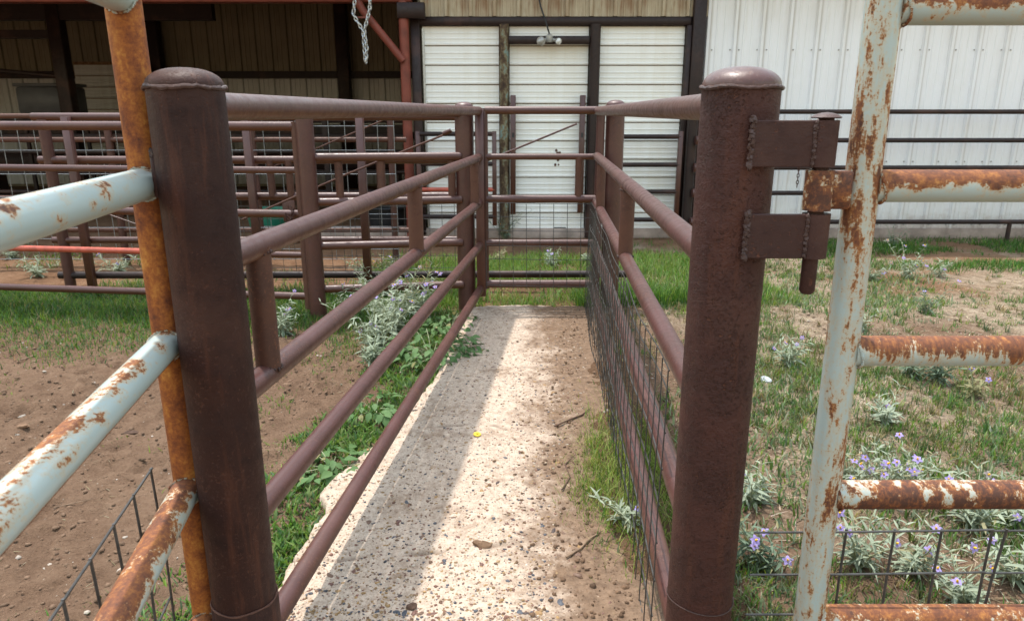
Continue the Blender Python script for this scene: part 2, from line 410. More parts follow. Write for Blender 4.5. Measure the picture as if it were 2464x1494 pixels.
# ---------------------------------------------------------------- ground and slab
def setcol(me, c):
    at_ = me.color_attributes.new('tint', 'FLOAT_COLOR', 'POINT')
    at_.data.foreach_set('color', np.concatenate([c, np.ones((len(c), 1))], 1).astype(np.float32).ravel())
SLABZ = .035
def slab_right_edge(Y): return np.interp(Y, [1.2, 1.9, 2.3, 2.9, 3.6, 4.4, 5.2], [.30, .30, .22, .25, .30, .42, .62])
HOOF = [(random.uniform(-2.6, -.75), random.uniform(1.5, 4.2), random.uniform(.03, .055), random.uniform(.010, .022)) for _ in range(90)] + [(random.uniform(.75, 3), random.uniform(1.5, 5), random.uniform(.03, .05), random.uniform(.006, .014)) for _ in range(40)]
def height(X, Y):
    X = np.asarray(X, float); Y = np.asarray(Y, float)
    near = np.exp(-np.maximum(Y - 4, 0) / 3)
    left = sst(-X, .3, .8)
    h = (fbm(X, Y, 1.6, 3, 3) - .5) * .03
    h = h + (fbm(X, Y, 9, 4, 11) - .5) * (.020 + .036 * left) * near
    h = h + (fbm(X, Y, 33, 3, 17) - .5) * (.010 + .018 * left) * near
    h = h - .012
    xb = slab_right_edge(Y) + (fbm(X, Y, 5, 4, 23) - .5) * .34
    r = sst(X, xb - .05, xb + .22) * (1 - sst(Y, 5.0, 5.6))
    for hx, hy, hr, hd in HOOF:
        m_ = (np.abs(X - hx) < hr * 2.6) & (np.abs(Y - hy) < hr * 2.6)
        if not m_.any(): continue
        q = np.where(m_, ((X - hx) / hr) ** 2 + ((Y - hy) / (hr * 1.15)) ** 2, 99)
        h = h - hd * np.exp(-q ** 2 * .9) + hd * .45 * np.exp(-((np.sqrt(q) - 1.35) / .3) ** 2)
    return h + r * .055
xs = np.concatenate([np.linspace(-90, -6, 22)[:-1], np.linspace(-6, -2.6, 50)[:-1], np.arange(-2.6, 2.6, .018), np.linspace(2.6, 7, 70), np.linspace(7, 90, 22)[1:]])
ys = np.concatenate([np.linspace(-60, 1.2, 16)[:-1], np.arange(1.2, 4.4, .018), np.linspace(4.4, 9, 120), np.linspace(9, 120, 25)[1:]])
GX, GY = np.meshgrid(xs, ys)
GZ = height(GX, GY)
def np_mesh(name, V, Fq, smooth=True):
    me = bpy.data.meshes.new(name)
    nf, k_ = Fq.shape
    me.vertices.add(len(V)); me.vertices.foreach_set('co', np.ascontiguousarray(V, dtype=np.float32).ravel())
    me.loops.add(nf * k_); me.loops.foreach_set('vertex_index', np.ascontiguousarray(Fq, dtype=np.int32).ravel())
    me.polygons.add(nf); me.polygons.foreach_set('loop_start', np.arange(0, nf * k_, k_, dtype=np.int32))
    try: me.polygons.foreach_set('loop_total', np.full(nf, k_, dtype=np.int32))
    except Exception: pass
    me.update(calc_edges=True); me.validate()
    if smooth: me.shade_smooth()
    return me
def grid_faces(ny, nx):
    i = np.arange(ny - 1)[:, None] * nx + np.arange(nx - 1)[None, :]
    return np.stack([i, i + 1, i + 1 + nx, i + nx], -1).reshape(-1, 4)
me = np_mesh('ground', np.stack([GX, GY, GZ], -1).reshape(-1, 3), grid_faces(len(ys), len(xs)))
me.materials.append(M['dirt'])
ground = tag(link('ground', me), 'bare brown dirt yard with weeds around the concrete slab', kind='structure')

c6 = [(1050, 120), (958, 180), (912, 330), (865, 462), (760, 580), (655, 690), (560, 772), (500, 842), (470, 862), (424, 915), (404, 955), (446, 985), (436, 1030), (382, 1080), (345, 1150), (290, 1255), (215, 1395), (120, 1560)]
ep = [at((600 + x * .5865) * .9477, (700 + y * .5865) * .9477, .02) for x, y in c6]
ep = [(p[0] - (.035 if p[1] < 2.7 else .01), p[1]) for p in ep]
ep.sort(key=lambda p: p[1])
EX = np.array([p[0] for p in ep]); EY = np.array([p[1] for p in ep])
def slab_left(Y): return np.interp(Y, EY, EX) + (fbm(Y * 0 + 3.3, Y, 9, 4, 41) - .5) * .05
nY, nT = 860, 120
yy = np.linspace(1.15, 5.17, nY); tt = np.linspace(0, 1, nT)
SX = slab_left(yy)[:, None] + (0.80 - slab_left(yy))[:, None] * tt[None, :]
backj = (fbm(SX[-1], SX[-1] * 0, 6, 4, 5) - .5) * .12
SY = yy[:, None] + tt[None, :] * 0 + sst(yy, 4.9, 5.17)[:, None] * backj[None, :]
CRK = (([(-.50, 2.02), (-.28, 2.04), (-.12, 2.06), (-.02, 2.11), (.10, 2.11), (.25, 2.16)], .007), ([(-.34, 3.03), (-.15, 3.04), (.05, 3.0), (.25, 3.05)], .008), ([(-.2, 4.35), (.05, 4.37), (.3, 4.3)], .010))
def crack_at(X, Y):
    c = np.zeros(np.broadcast(X, Y).shape)
    for pl, wd in CRK:
        cy = np.interp(X, [p[0] for p in pl], [p[1] for p in pl]) + (fbm(X, X * 0, 12, 4, 61) - .5) * .06
        w2 = wd * (.3 + 1.7 * fbm(X, X * 0 + 2, 15, 2, 67))
        fade = sst(fbm(X, X * 0 + 5, 7, 3, 69), .30, .55) * (1 - sst(X, -.10, .12))
        c = np.maximum(c, fade * np.exp(-((Y - cy) / w2) ** 2))
    return c
def slab_top(X, Y):
    z = SLABZ + (fbm(X, Y, 14, 4, 51) - .5) * .012 + (fbm(X, Y, 60, 3, 57) - .5) * .008
    return z - .009 * crack_at(X, Y)
SZ = slab_top(SX, SY)
SZ -= (1 - sst(tt, 0, .035))[None, :] * .012
top = np.stack([SX, SY, SZ], -1)
lx = np.stack([SX[:, 0] - .004, SY[:, 0], np.full(nY, -.08)], -1)[:, None, :]
allp = np.concatenate([lx, top], 1)
bk = allp[-1:].copy(); bk[..., 2] = -.08; bk[..., 1] += .004
allp = np.concatenate([allp, bk], 0)
me = np_mesh('concrete_slab', allp.reshape(-1, 3), grid_faces(nY + 1, nT + 1)); me.materials.append(M['concrete'])
ck = np.zeros((nY + 1, nT + 1)); ck[:nY, 1:] = crack_at(SX, SY)
setcol(me, np.repeat(ck.reshape(-1, 1), 3, 1))
slab = tag(link('concrete_slab', me), 'pale exposed aggregate concrete slab with a chipped left edge', kind='structure')
def surf(X, Y):
    h = float(height(X, Y))
    if 1.15 < Y < 5.15 and slab_left(np.array([Y]))[0] < X < .8: h = max(h, float(slab_top(np.array([X]), np.array([Y]))[0]))
    return h

# pebbles set in the slab
shapes = []
for q in range(4):
    b = MB().lump((0, 0, 0), 1, (1, random.uniform(.55, .85), .45), 100 + q, 8)
    shapes.append(b)
pebmesh = []
for q, b in enumerate(shapes):
    for m in PEB:
        me = b.mesh('pebble', sharp=None); me.shade_smooth(); me.materials.append(m); pebmesh.append(me)
npeb = 0
while npeb < 300:
    Y = 1.75 + 2.2 * random.random() ** 1.7
    xl = float(slab_left(np.array([Y]))[0]); X = random.uniform(xl + .02, .30 - .1 * random.random())
    if float(height(X, Y)) > SLABZ - .006: continue
    r_ = random.choice([.006, .007, .008, .009, .011, .014, .017]) * random.uniform(.8, 1.15) * (1 if Y < 2.6 else .8)
    o = link('pebble', random.choice(pebmesh), slab, (X, Y, float(slab_top(np.array([X]), np.array([Y]))[0]) - r_ * .22), (random.uniform(-.2, .2), random.uniform(-.2, .2), random.uniform(0, 6.28)), r_)
    npeb += 1

def scatter_lumps(name, P, Z, rad, tint, mat, label, sq=.6):
    # low-poly stones joined in one mesh
    base = np.array([(1, 0, 0), (0, 1, 0), (-1, 0, 0), (0, -1, 0), (.6, .6, .55), (-.6, .6, .5), (-.6, -.6, .55), (.6, -.6, .5), (0, 0, .8), (0, 0, -.6)], float)
    fs = np.array([(0, 4, 7), (0, 1, 4), (1, 5, 4), (1, 2, 5), (2, 6, 5), (2, 3, 6), (3, 7, 6), (3, 0, 7), (4, 5, 8), (5, 6, 8), (6, 7, 8), (7, 4, 8)])
    n = len(P); a = RNG.uniform(0, 6.28, n)
    ex = RNG.uniform(.6, 1.3, (n, 1)); ey = RNG.uniform(.6, 1.0, (n, 1))
    j = RNG.uniform(.8, 1.2, (n, 10))
    bx = base[None, :, 0] * ex * j; by = base[None, :, 1] * ey * j; bz = base[None, :, 2] * sq * j
    X = (bx * np.cos(a)[:, None] - by * np.sin(a)[:, None]) * rad[:, None] + P[:, 0:1]
    Y = (bx * np.sin(a)[:, None] + by * np.cos(a)[:, None]) * rad[:, None] + P[:, 1:2]
    Zz = bz * rad[:, None] + Z[:, None]
    V = np.stack([X, Y, Zz], -1).reshape(-1, 3)
    Fq = (fs[None] + (np.arange(n) * 10)[:, None, None]).reshape(-1, 3)
    me = np_mesh(name, V, Fq); setcol(me, np.repeat(tint, 10, 0)); me.materials.append(mat)
    return tag(link(name, me), label, kind='stuff')
PAL = np.array([(.30, .19, .09), (.17, .105, .07), (.09, .09, .10), (.19, .10, .075), (.36, .27, .19), (.30, .20, .11), (.45, .38, .31)])
n = 8500
Yp = 1.7 + 3.4 * RNG.random(n) ** 1.9; Xp = slab_left(Yp) + .01 + RNG.random(n) * .85
ok = (height(Xp, Yp) < SLABZ - .004) & (Xp < .6); Xp, Yp = Xp[ok], Yp[ok]
rad = .002 + .0055 * RNG.random(len(Xp)) ** 2
so_ = scatter_lumps('aggregate', np.stack([Xp, Yp], -1), slab_top(Xp, Yp) - rad * .1, rad, PAL[RNG.integers(0, 7, len(Xp))] * RNG.uniform(.7, 1.2, (len(Xp), 1)), M['litter'], 'small pebbles showing in the concrete')
so_.name = 'aggregate_pebbles'; so_.parent = slab
# clods and gravel on the dirt
n = 9000
Xg = np.concatenate([RNG.uniform(-3.4, -.2, n), RNG.uniform(.15, 3.5, n // 2)]); Yg = np.concatenate([1.3 + 3.4 * RNG.random(n) ** 1.2, 1.3 + 6 * RNG.random(n // 2)])
rad = .0028 + .012 * RNG.random(len(Xg)) ** 4
t_ = np.where(RNG.random((len(Xg), 1)) < .05, np.array([[.36, .31, .26]]), np.array([[.15, .094, .06]])) * RNG.uniform(.65, 1.3, (len(Xg), 1))
ok = ~((Xg > -.7) & (Xg < .25) & (Xg > slab_left(np.clip(Yg, 1.15, 5.2)) - .01))
Xg, Yg, rad, t_ = Xg[ok], Yg[ok], rad[ok], t_[ok]
scatter_lumps('gravel', np.stack([Xg, Yg], -1), height(Xg, Yg) + rad * .15, rad, t_, M['litter'], 'loose clods and small stones scattered over the dirt', .7)

n = 1400
Yc = 1.7 + 3.4 * RNG.random(n) ** 1.3; Xc = slab_right_edge(Yc) - np.abs(RNG.normal(0, .16, n)) + .06
rad = .0022 + .009 * RNG.random(n) ** 4
zc = np.maximum(slab_top(Xc, Yc), height(Xc, Yc))
scatter_lumps('dirt_crumbs', np.stack([Xc, Yc], -1), zc + rad * .1, rad, np.array([[.13, .078, .047]]) * RNG.uniform(.5, 1.3, (n, 1)), M['litter'], 'dry dirt crumbs strewn along the soil edge of the slab', .7)
# ---------------------------------------------------------------- pipe fences of the chute
RL = [1.438, 1.126, .808, .497, .172]
def weld_ring(c, r, th, n=60, seed=1, axis=(0, 0, 1)):
    rr = random.Random(seed); b = MB(); pts = []; rs = []
    for i in range(n):
        g = 2 * math.pi * i / n
        q = rr.uniform(-.25, .25) * th
        pts.append(Vector((c[0] + (r + q * .5) * math.cos(g), c[1] + (r + q * .5) * math.sin(g), c[2] + q + .0016 * math.sin(5 * g))))
        rs.append(th * rr.uniform(.65, 1.25))
    return b.tube(pts, rs, 8, closed=True)
def dome_cap(c, r, h):
    prof = [(r * 1.005, -.006)] + [(r * math.cos(t) ** .85 if t < 1.5 else .0005, h * math.sin(t)) for t in np.linspace(0, math.pi / 2, 10)]
    prof[-1] = (.0005, h)
    return MB().lathe(prof, c, 40)
def big_post(root, x, y, r, top, capm, pm, caph, name='post', seed=1, bead=.005):
    p = MB().tube([(x, y, z) for z in np.linspace(-.12, top, 12)], r, 40).build(name, pm, root)
    dome_cap((x, y, top + .004), r, caph).build('cap', capm, p)
    weld_ring((x, y, top), r + .001, bead, 64, seed).build('weld_bead', M['weld'], p)
    return p
def joint_weld(pts, th, seed):
    rr = random.Random(seed); b = MB()
    for p in pts: b.lump(p, th * rr.uniform(.7, 1.3), (1, 1, 1), rr.randint(0, 999), 6)
    return b
def rail_line(a, b, z, n=7, sag=.0):
    return [(lerp(a[0], b[0], t), lerp(a[1], b[1], t), z + sag * math.sin(t * 3.1)) for t in np.linspace(0, 1, n)]

# left
LA, LB = (-.617, 1.53), (-.232, 5.15)
NP_L, FP_L = (-.657, 1.50), (-.338, 5.20)
lf = thing('chute_fence', 'brown pipe fence along the left side of the concrete chute, without wire mesh', 'fence', (-.654, 1.5, 0), 'pipe fences lining the chute')
pl = big_post(lf, *NP_L, .0745, 1.478, M['post'], M['post'], .035, 'near_post', 3)
# sleeve at the foot of the near post
MB().lathe([(.0755, -.16), (.0785, -.155), (.0785, .283), (.076, .288)], (NP_L[0], NP_L[1], 0), 40).build('sleeve', M['post'], pl)
weld_ring((NP_L[0], NP_L[1],   .287), .0765, .0026, 64, 9).build('sleeve_weld', M['redbrown'], pl)
b = MB().box((NP_L[0] - .068, NP_L[1] - .028, 1.31), (.012, .020, .095), .2, .003)
b.build('hinge_remnant', M['plate'], pl)
joint_weld([(NP_L[0] - .069 + random.uniform(-.004, .004), NP_L[1] - .034, 1.352 + random.uniform(-.004, .006)) for _ in range(7)], .0055, 4).build('weld_bead', M['weld'], pl)
big_post(lf, *FP_L, .066, 1.465, M['brown'], M['brown'], .034, 'far_post', 5, .004)
for i, z in enumerate(RL):
    MB().tube(rail_line(LA, LB, z + (.004 if i == 0 else 0)), .0290, 28).build('rail', M['brown'], lf)
MB().box((-.226, 5.155, .785), (.066, .060, 1.34), 0, .006).build('end_pipe', M['brown'], lf)
MB().box((-.190, 5.16, .99), (.010, .075, .9), 0, .002).build('end_plate', M['plate'], lf)
def stub(root, a, b, t, z0, z1, r=.029, m='redbrown', seed=1):
    x, y = lerp(a[0], b[0], t), lerp(a[1], b[1], t)
    s_ = MB().tube([(x, y, z1 + .0), (x, y, (z0 + z1) / 2), (x, y, z0)], r, 24).build('spacer', M[m], root)
    rr = random.Random(seed)
    for zz, sg in ((z1 - .024, 1), (z0 + .024, -1)):
        joint_weld([(x + r * 1.02 * math.cos(g), y + r * 1.02 * math.sin(g), zz + sg * .008 * abs(math.cos(g)) * 1.4) for g in np.linspace(0, 6.28, 18)], .0048, rr.randint(0, 99)).build('weld_bead', M['weld'], s_)
def tpx(a, b, x, y):
    "parameter along a rail whose drawn x is x at drawn height y"
    best = min(np.linspace(0, 1, 600), key=lambda t: abs(CX + F * lerp(a[0], b[0], t) / (lerp(a[1], b[1], t) * math.cos(PITCH) + (CAMH - y) * math.sin(PITCH)) - x))
    return float(best)
stub(lf, LA, LB, tpx(LA, LB, 633, .97), RL[2], RL[1], .030, seed=2)
stub(lf, LA, LB, tpx(LA, LB, 1000, .97), RL[2], RL[1], .034, seed=3)
stub(lf, LA, LB, tpx(LA, LB, 1142, .97), RL[2], RL[1], .030, seed=4)
# right
RA, RB = (.420, 1.53), (.602, 5.15)
NP_R, FP_R = (.461, 1.50), (.728, 5.20)
rf = thing('chute_fence', 'brown pipe fence along the right side of the chute, lined with loose wire mesh', 'fence', (.467, 1.5, 0), 'pipe fences lining the chute')
pr = big_post(rf, *NP_R, .0775, 1.478, M['brown'], M['postp'], .037, 'near_post', 13, .0042)
big_post(rf, *FP_R, .066, 1.478, M['brown'], M['brown'], .034, 'far_post', 15, .004)
for i, z in enumerate(RL):
    MB().tube(rail_line(RA, RB, z + (.004 if i == 0 else .008)), .0290, 28).build('rail', M['brown'], rf)
MB().tube([(.622, 5.165, z) for z in (.08, .7, 1.455)], .030, 20).build('end_pipe', M['brown'], rf)
stub(rf, RA, RB, tpx(RA, RB, 1508, .97), RL[2], RL[1], .032, seed=6)
stub(rf, RA, RB, tpx(RA, RB, 1446, .97), RL[2], RL[1], .028, seed=7)
pts = [(NP_R[0] + .0793 * math.cos(g), NP_R[1] + .0793 * math.sin(g), .292 + .004 * math.sin(2 * g)) for g in np.linspace(0, 2 * math.pi, 48)[:-1]]
MB().tube(pts, .0014, 6, closed=True).build('tie_wire', M['weld'], pr)
# hinge straps and pin on the right near post
for z0, z1, x0, x1 in ((1.328, 1.416, .462, .588), (1.147, 1.236, .468, .592)):
    s_ = MB().box(((x0 + x1) / 2, 1.4165, (z0 + z1) / 2), (x1 - x0, .011, z1 - z0), 0, .0018).build('hinge_strap', M['plate'], rf, .3)
    MB().lathe([(.021, 0), (.0272, 0), (.0272, z1 - z0), (.021, z1 - z0)], (x1 + .018, 1.427, z0), 28).build('knuckle', M['plate'], s_)
    joint_weld([(x0 + random.uniform(-.004, .004), 1.4115, z) for z in np.linspace(z0 - .004, z1 + .006, 34)], .0052, 31).build('weld_bead', M['weld'], s_)
    joint_weld([(x1 - .004 + random.uniform(-.002, .002), 1.4095, z) for z in np.linspace(z0 + .002, z1 - .002, 36)], .0036, 32).build('weld_bead', M['weld'], s_)
hp = MB().tube([(.608, 1.427, 1.425), (.608, 1.427, 1.2), (.608, 1.427, 1.078), (.608, 1.427, 1.071)], [.0155, .0155, .0155, .011], 20).build('hinge_pin', M['plate'], rf)
MB().lathe([(.026, 0), (.029, .002), (.022, .007), (.010, .0105), (.0005, .0115)], (.608, 1.427, 1.4195), 28).build('pin_head', M['weld'], hp)
# loose mesh on the right fence (bulges into the chute)
def mesh_sheet(surf_fn, us, vs, r, mat, root, name='wire_mesh', n=6):
    b = MB()
    for u in us: b.tube([surf_fn(u, v) for v in np.linspace(vs[0], vs[-1], max(6, len(vs) * 3))], r, n)
    for v in vs: b.tube([surf_fn(u, v, 1) for u in np.linspace(us[0], us[-1], max(10, int(len(us) * 2.5)))], r * 1.25, n)
    return b.build(name, mat, root, None)
def rmesh(u, v, lay=0, sl=.10, ph=0.0):
    # u along the fence (metres from near post), v height
    t = u / 3.63
    x, y = lerp(RA[0], RB[0], t), RA[1] + (RB[1] - RA[1]) * t
    low = 1 - v / .80
    bulge = .033 + .016 * low + .010 * math.sin(2.1 * u + ph) * low + .005 * math.sin(6.3 * u + 2 * ph + v * 4)
    return (x - bulge + lay * .003, y + sl * (v - .4) + .004 * math.sin(17 * v + u * 2 + ph), v * (1 - .02 * math.sin(1.3 * u + ph)) + .003 * math.sin(7 * u))
mesh_sheet(lambda u, v, l=0: rmesh(u, v, l, .12), list(np.arange(.12, 3.62, .1016)), [.03, .13, .235, .34, .44, .54, .64, .745, .80], .0018, M['wire'], rf)
mesh_sheet(lambda u, v, l=0: tuple(np.array(rmesh(u, v, l, -.02, 1.7)) + np.array((-.010, 0, 0))), list(np.arange(1.3, 3.60, .1016)), [.05, .155, .26, .36, .46, .56, .66], .0017, M['wire'], rf)

# end gate
eg = thing('chute_gate', 'brown pipe gate with square wire mesh closing the far end of the chute', 'gate', (-.18, 5.16, 0))
GY0 = 5.16
for z, r_ in ((1.446, .027), (1.130, .021), (.832, .028), (.512, .026), (.205, .030)):
    MB().tube([(-.19, GY0, z), (.2, GY0, z), (.60, GY0, z)], r_, 20).build('rail', M['brown'], eg)
MB().tube([(.475, GY0, 1.13), (.475, GY0, .98), (.475, GY0, .83)], .024, 16).build('spacer', M['redbrown'], eg)
MB().tube([(-.192, GY0, z) for z in (.17, .8, 1.46)], .022, 12).build('gate_stile', M['brown'], eg)
b = MB()
for X in np.arange(-.19, .60, .0985): b.tube([(X + .004, GY0 - .030, .17), (X, GY0 - .033, .5), (X - .003, GY0 - .030, .80)], .0022, 6)
for z in (.19, .29, .39, .49, .60, .70, .80): b.tube([(-.19, GY0 - .034, z + .012), (.2, GY0 - .036, z + .004), (.60, GY0 - .034, z)], .0022, 6)
b.build('wire_mesh', M['wire'], eg, None)
MB().tube([(-.20, GY0 + .05, 1.09), (.46, GY0 + .05, 1.355)], .007, 8).build('brace_rod', M['brown'], eg)

# ---------------------------------------------------------------- pale blue gates
rg = thing('swing_gate', 'pale blue pipe gate with rusty top rails hinged beside the right post', 'gate', (.70, 1.45, 0), 'rusty pale blue gates')
GR = (.702, 1.45)
MB().tube([(GR[0] + .012 * (1 - z / 1.63), GR[1], z) for z in (.12, .4, .7, 1.0, 1.3, 1.56, 1.652)], .0335, 28).build('gate_post', M['gate_post'], rg)
for z, m in ((1.622, 'gate_r1'), (1.288, 'gate_r1'), (.938, 'gate_r2'), (.594, 'gate_r3'), (.262, 'gate_c')):
    r_ = MB().tube([(GR[0] + .026, GR[1], z), (GR[0] + .045, GR[1], z), (1.1, GR[1], z), (1.6, GR[1], z - .002), (2.4, GR[1], z - .002)], .0325, 28).build('rail', M[m], rg)
    joint_weld([(GR[0] + .034 + .006 * math.sin(g * 2), GR[1] + .0345 * math.cos(g), z + .0345 * math.sin(g)) for g in np.linspace(0, 6.28, 64)], .0032, 7).build('weld_bead', M['gate_c'], r_)
kn = MB().lathe([(.019, 0), (.0272, 0), (.0272, .079), (.019, .079)], (.608, 1.427, 1.2425), 28).build('knuckle', M['gate_k'], rg)
MB().box((.648, 1.433, 1.282), (.050, .030, .074), 0, .004).build('knuckle_plate', M['gate_k'], kn)
b = MB()
for X in (.795, .91, 1.022, 1.142, 1.166, 1.26, 1.375, 1.49, 1.6): b.tube([(X + (.01 if X == 1.166 else 0), 1.492, .478), (X, 1.494, .34), (X - (.018 if X == 1.166 else 0), 1.49, .0)], .0032, 8)
for z in (.474, .358, .245, .13): b.tube([(.575, 1.49, z - .004), (.8, 1.486, z), (1.1, 1.487, z + .004), (1.142, 1.488, z + .005)], .0027, 8); b.tube([(1.14, 1.494, z - .002), (1.7, 1.494, z)], .0027, 8)
b.build('wire_mesh', M['wire'], rg, None)

lg = thing('swing_gate', 'pale blue pipe gate swung towards the viewer with a fully rusted end post', 'gate', (-.772, 1.53, 0), 'rusty pale blue gates')
GL = Vector((-.772, 1.53, 0)); dirL = Vector((.165, -1, 0)).normalized()
MB().tube([(GL.x + .004 * (1 - z), GL.y, z) for z in (.1, .5, .9, 1.3, 1.72)], .0345, 28).build('gate_post', M['rust'], lg)
for z, m in ((1.652, 'gate_a'), (1.287, 'gate_a'), (.934, 'gate_b'), (.575, 'gate_c'), (.205, 'gate_c')):
    p0 = GL + Vector((0, 0, z)) + dirL * .024
    r_ = MB().tube([p0 + dirL * q for q in (0, .05, .3, .7, 1.2, 2.2)], .0325, 32).build('rail', M[m], lg)
    sd_ = dirL.cross(Vector((0, 0, 1)))
    joint_weld([p0 + dirL * (.010 + .006 * math.sin(2 * g)) + sd_ * (.0345 * math.cos(g)) + Vector((0, 0, .0345 * math.sin(g))) for g in np.linspace(0, 6.28, 64)], .0034, 8).build('weld_bead', M['gate_c'], r_)
b = MB(); offL = Vector((-.075, 0, 0))
for q in np.arange(.03, 1.0, .117): 
    p = GL + offL + dirL * q
    b.tube([p + Vector((0, 0, .632)), p + Vector((.004, .004, .4)), p + Vector((.0, .0, .02))], .0030, 8)
for z in (.628, .512, .395, .28, .16): b.tube([GL + offL + dirL * .02 + Vector((0, 0, z)), GL + offL + dirL * 1.0 + Vector((0, 0, z))], .0028, 8)
b.build('wire_mesh', M['wire'], lg, None)

# ---------------------------------------------------------------- back fences on the left
bf = thing('pipe_fence', 'brown pipe fence of five rails running left from the far left chute post', 'fence', (-1.404, 4.98, 0), 'brown pipe fences of the pens')
MB().tube([(-1.404, 4.98, z) for z in (-.1, .5, 1.0, 1.425)], .058, 24).build('post', M['brown'], bf)
for z in (1.43, 1.134, .828, .518, .203):
    MB().tube([(-1.37, 5.0, z), (-.9, 5.07, z), (-.36, 5.15, z)], .029, 18).build('rail', M['brown'], bf)
for X in (-1.21, -.92, -.43):
    MB().tube([(X, 5.03 + (X + 1.37) * .14, 1.13), (X, 5.03 + (X + 1.37) * .14, .83)], .028, 14).build('spacer', M['redbrown'], bf)
rod = MB().tube([(-2.02, 5.32, .66), (-1.2, 5.3, 1.0), (-.43, 5.29, 1.30)], .0075, 8).build('brace_rod', M['redbrown'], bf)
MB().tube([(-.50, 5.285, 1.285), (-.44, 5.285, 1.308)], .014, 8).build('turnbuckle', M['brown'], rod)

cg = thing('pen_gate', 'brown pipe gate left of the thick post, with one bright red rail', 'gate', (-1.475, 5.02, 0))
MB().tube([(-1.475, 5.02, z) for z in (.055, .7, 1.37)], .034, 20).build('gate_stile', M['redbrown'], cg)
for z, r_, m in ((1.341, .032, 'brown'), (1.045, .024, 'brown'), (.743, .028, 'brown'), (.449, .022, 'redbar'), (.145, .027, 'brown')):
    if m == 'redbar':
        MB().tube([(-1.49, 5.022, z), (-2.45, 5.133, z)], r_, 18).build('rail', M['brown'], cg)
        o = MB().tube([(-2.45, 5.133, z), (-3.4, 5.25, z), (-4.9, 5.43, z)], r_ * 1.02, 18).build('rail', M[m], cg); o['label'] = 'bright red rail'
    else: MB().tube([(-1.49, 5.022, z), (-2.6, 5.15, z), (-4.9, 5.43, z)], r_, 18).build('rail', M[m], cg)
# chain of the pen gate
def chain(name, pts, r, L, mat, parent=None):
    b = MB(); pts = [Vector(p) for p in pts]
    seg = [(pts[i + 1] - pts[i]).length for i in range(len(pts) - 1)]; tot = sum(seg); nlk = max(2, int(tot / L))
    for q in range(nlk):
        d = (q + .5) * tot / nlk; i = 0
        while i < len(seg) - 1 and d > seg[i]: d -= seg[i]; i += 1
        t = (pts[i + 1] - pts[i]).normalized(); c = pts[i] + t * d
        s_ = t.cross(Vector((0.3, 1, 0.1))).normalized()
        if q % 2: s_ = t.cross(s_).normalized()
        ring = [c + t * (L * .72 * math.cos(g)) + s_ * (L * .36 * math.sin(g)) for g in np.linspace(0, 6.283, 11)[:-1]]
        b.tube(ring, r, 5, closed=True)
    return b.build(name, mat, parent, None)
ch = chain('gate_chain', [(-1.56, 4.985, .80), (-1.53, 4.98, .77), (-1.55, 4.98, .70), (-1.585, 4.985, .74), (-1.57, 4.985, .655)], .0045, .03, M['plate'])
tag(ch, 'short rusty chain hooked round the rail end of the brown pen gate', 'chain')

df = thing('pipe_fence', 'brown pipe fence behind the red railed gate, with a square mesh lower half', 'fence', (-3.66, 5.75, 0), 'brown pipe fences of the pens')
MB().tube([(-3.66, 5.75, z) for z in (-.1, .7, 1.38)], .042, 18).build('post', M['brown'], df)
for z, r_ in ((1.40, .030), (1.07, .031), (.785, .030), (.43, .028), (.138, .030)):
    MB().tube([(-3.74, 5.75, z), (-2, 5.76, z), (1.05, 5.80, z)] if z < .3 else [(-3.74, 5.75, z), (-2, 5.76, z), (-.42, 5.78, z)], r_, 16).build('rail', M['brown' if z > .3 else 'dark'], df)
for X in (-3.45, -2.06, -1.18):
    MB().box((X, 5.70, .72), (.062, .05, 1.36), 0, .004).build('square_post', M['brown'], df)
for X in (-1.92, -1.77, -1.05):
    MB().tube([(X, 5.75, 1.07), (X, 5.75, .785)], .029, 14).build('spacer', M['redbrown'], df)
MB().box((-1.79, 5.73, .67), (.10, .02, .17), 0, .003).build('latch_plate', M['redbrown'], df)
b = MB()
for X in np.arange(-2.5, -.36, .1016): b.tube([(X, 5.79, .08), (X, 5.79, .79)], .0021, 5)
for z in np.arange(.09, .80, .1016): b.tube([(-2.5, 5.79, z), (-.36, 5.79, z)], .0021, 5)
b.build('wire_mesh', M['wire'], df, None)
MB().tube([(-3.35, 5.9, .62), (-2.75, 5.9, .40)], .006, 8).build('brace_rod', M['brown'], df)
rb = MB().tube([(-2.92, 5.62, .17), (-2.78, 5.62, .165), (-2.5, 5.62, .27)], .007, 8).build('bent_rod', M['brown'], df)

ef = thing('pipe_fence', 'thin brown pipe pen fence with a galvanised wire panel, in front of the shed', 'fence', (-1.14, 6.9, 0), 'brown pipe fences of the pens')
for z in (1.40, 1.185, .64, .33): MB().tube([(-6.2, 6.9, z), (-1.0, 6.9, z)], .024, 14).build('rail', M['redbrown'], ef)
for X in (-6.1, -3.8, -2.45, -1.14): MB().tube([(X, 6.9, -.1), (X, 6.9, 1.41)], .034, 16).build('post', M['brown'], ef)
b = MB()
for X in np.arange(-6.0, -1.1, .153): b.tube([(X, 6.86, .04), (X, 6.86, 1.38)], .0032, 5)
for z in (.05, .15, .25, .36, .49, .65, .87, 1.09, 1.31): b.tube([(-6.0, 6.86, z), (-1.1, 6.86, z)], .0032, 5)
b.build('wire_panel', M['wiregrey'], ef, None)
MB().tube([(-2.3, 6.82, .92), (-1.2, 6.82, 1.36)], .007, 8).build('brace_rod', M['redbrown'], ef)

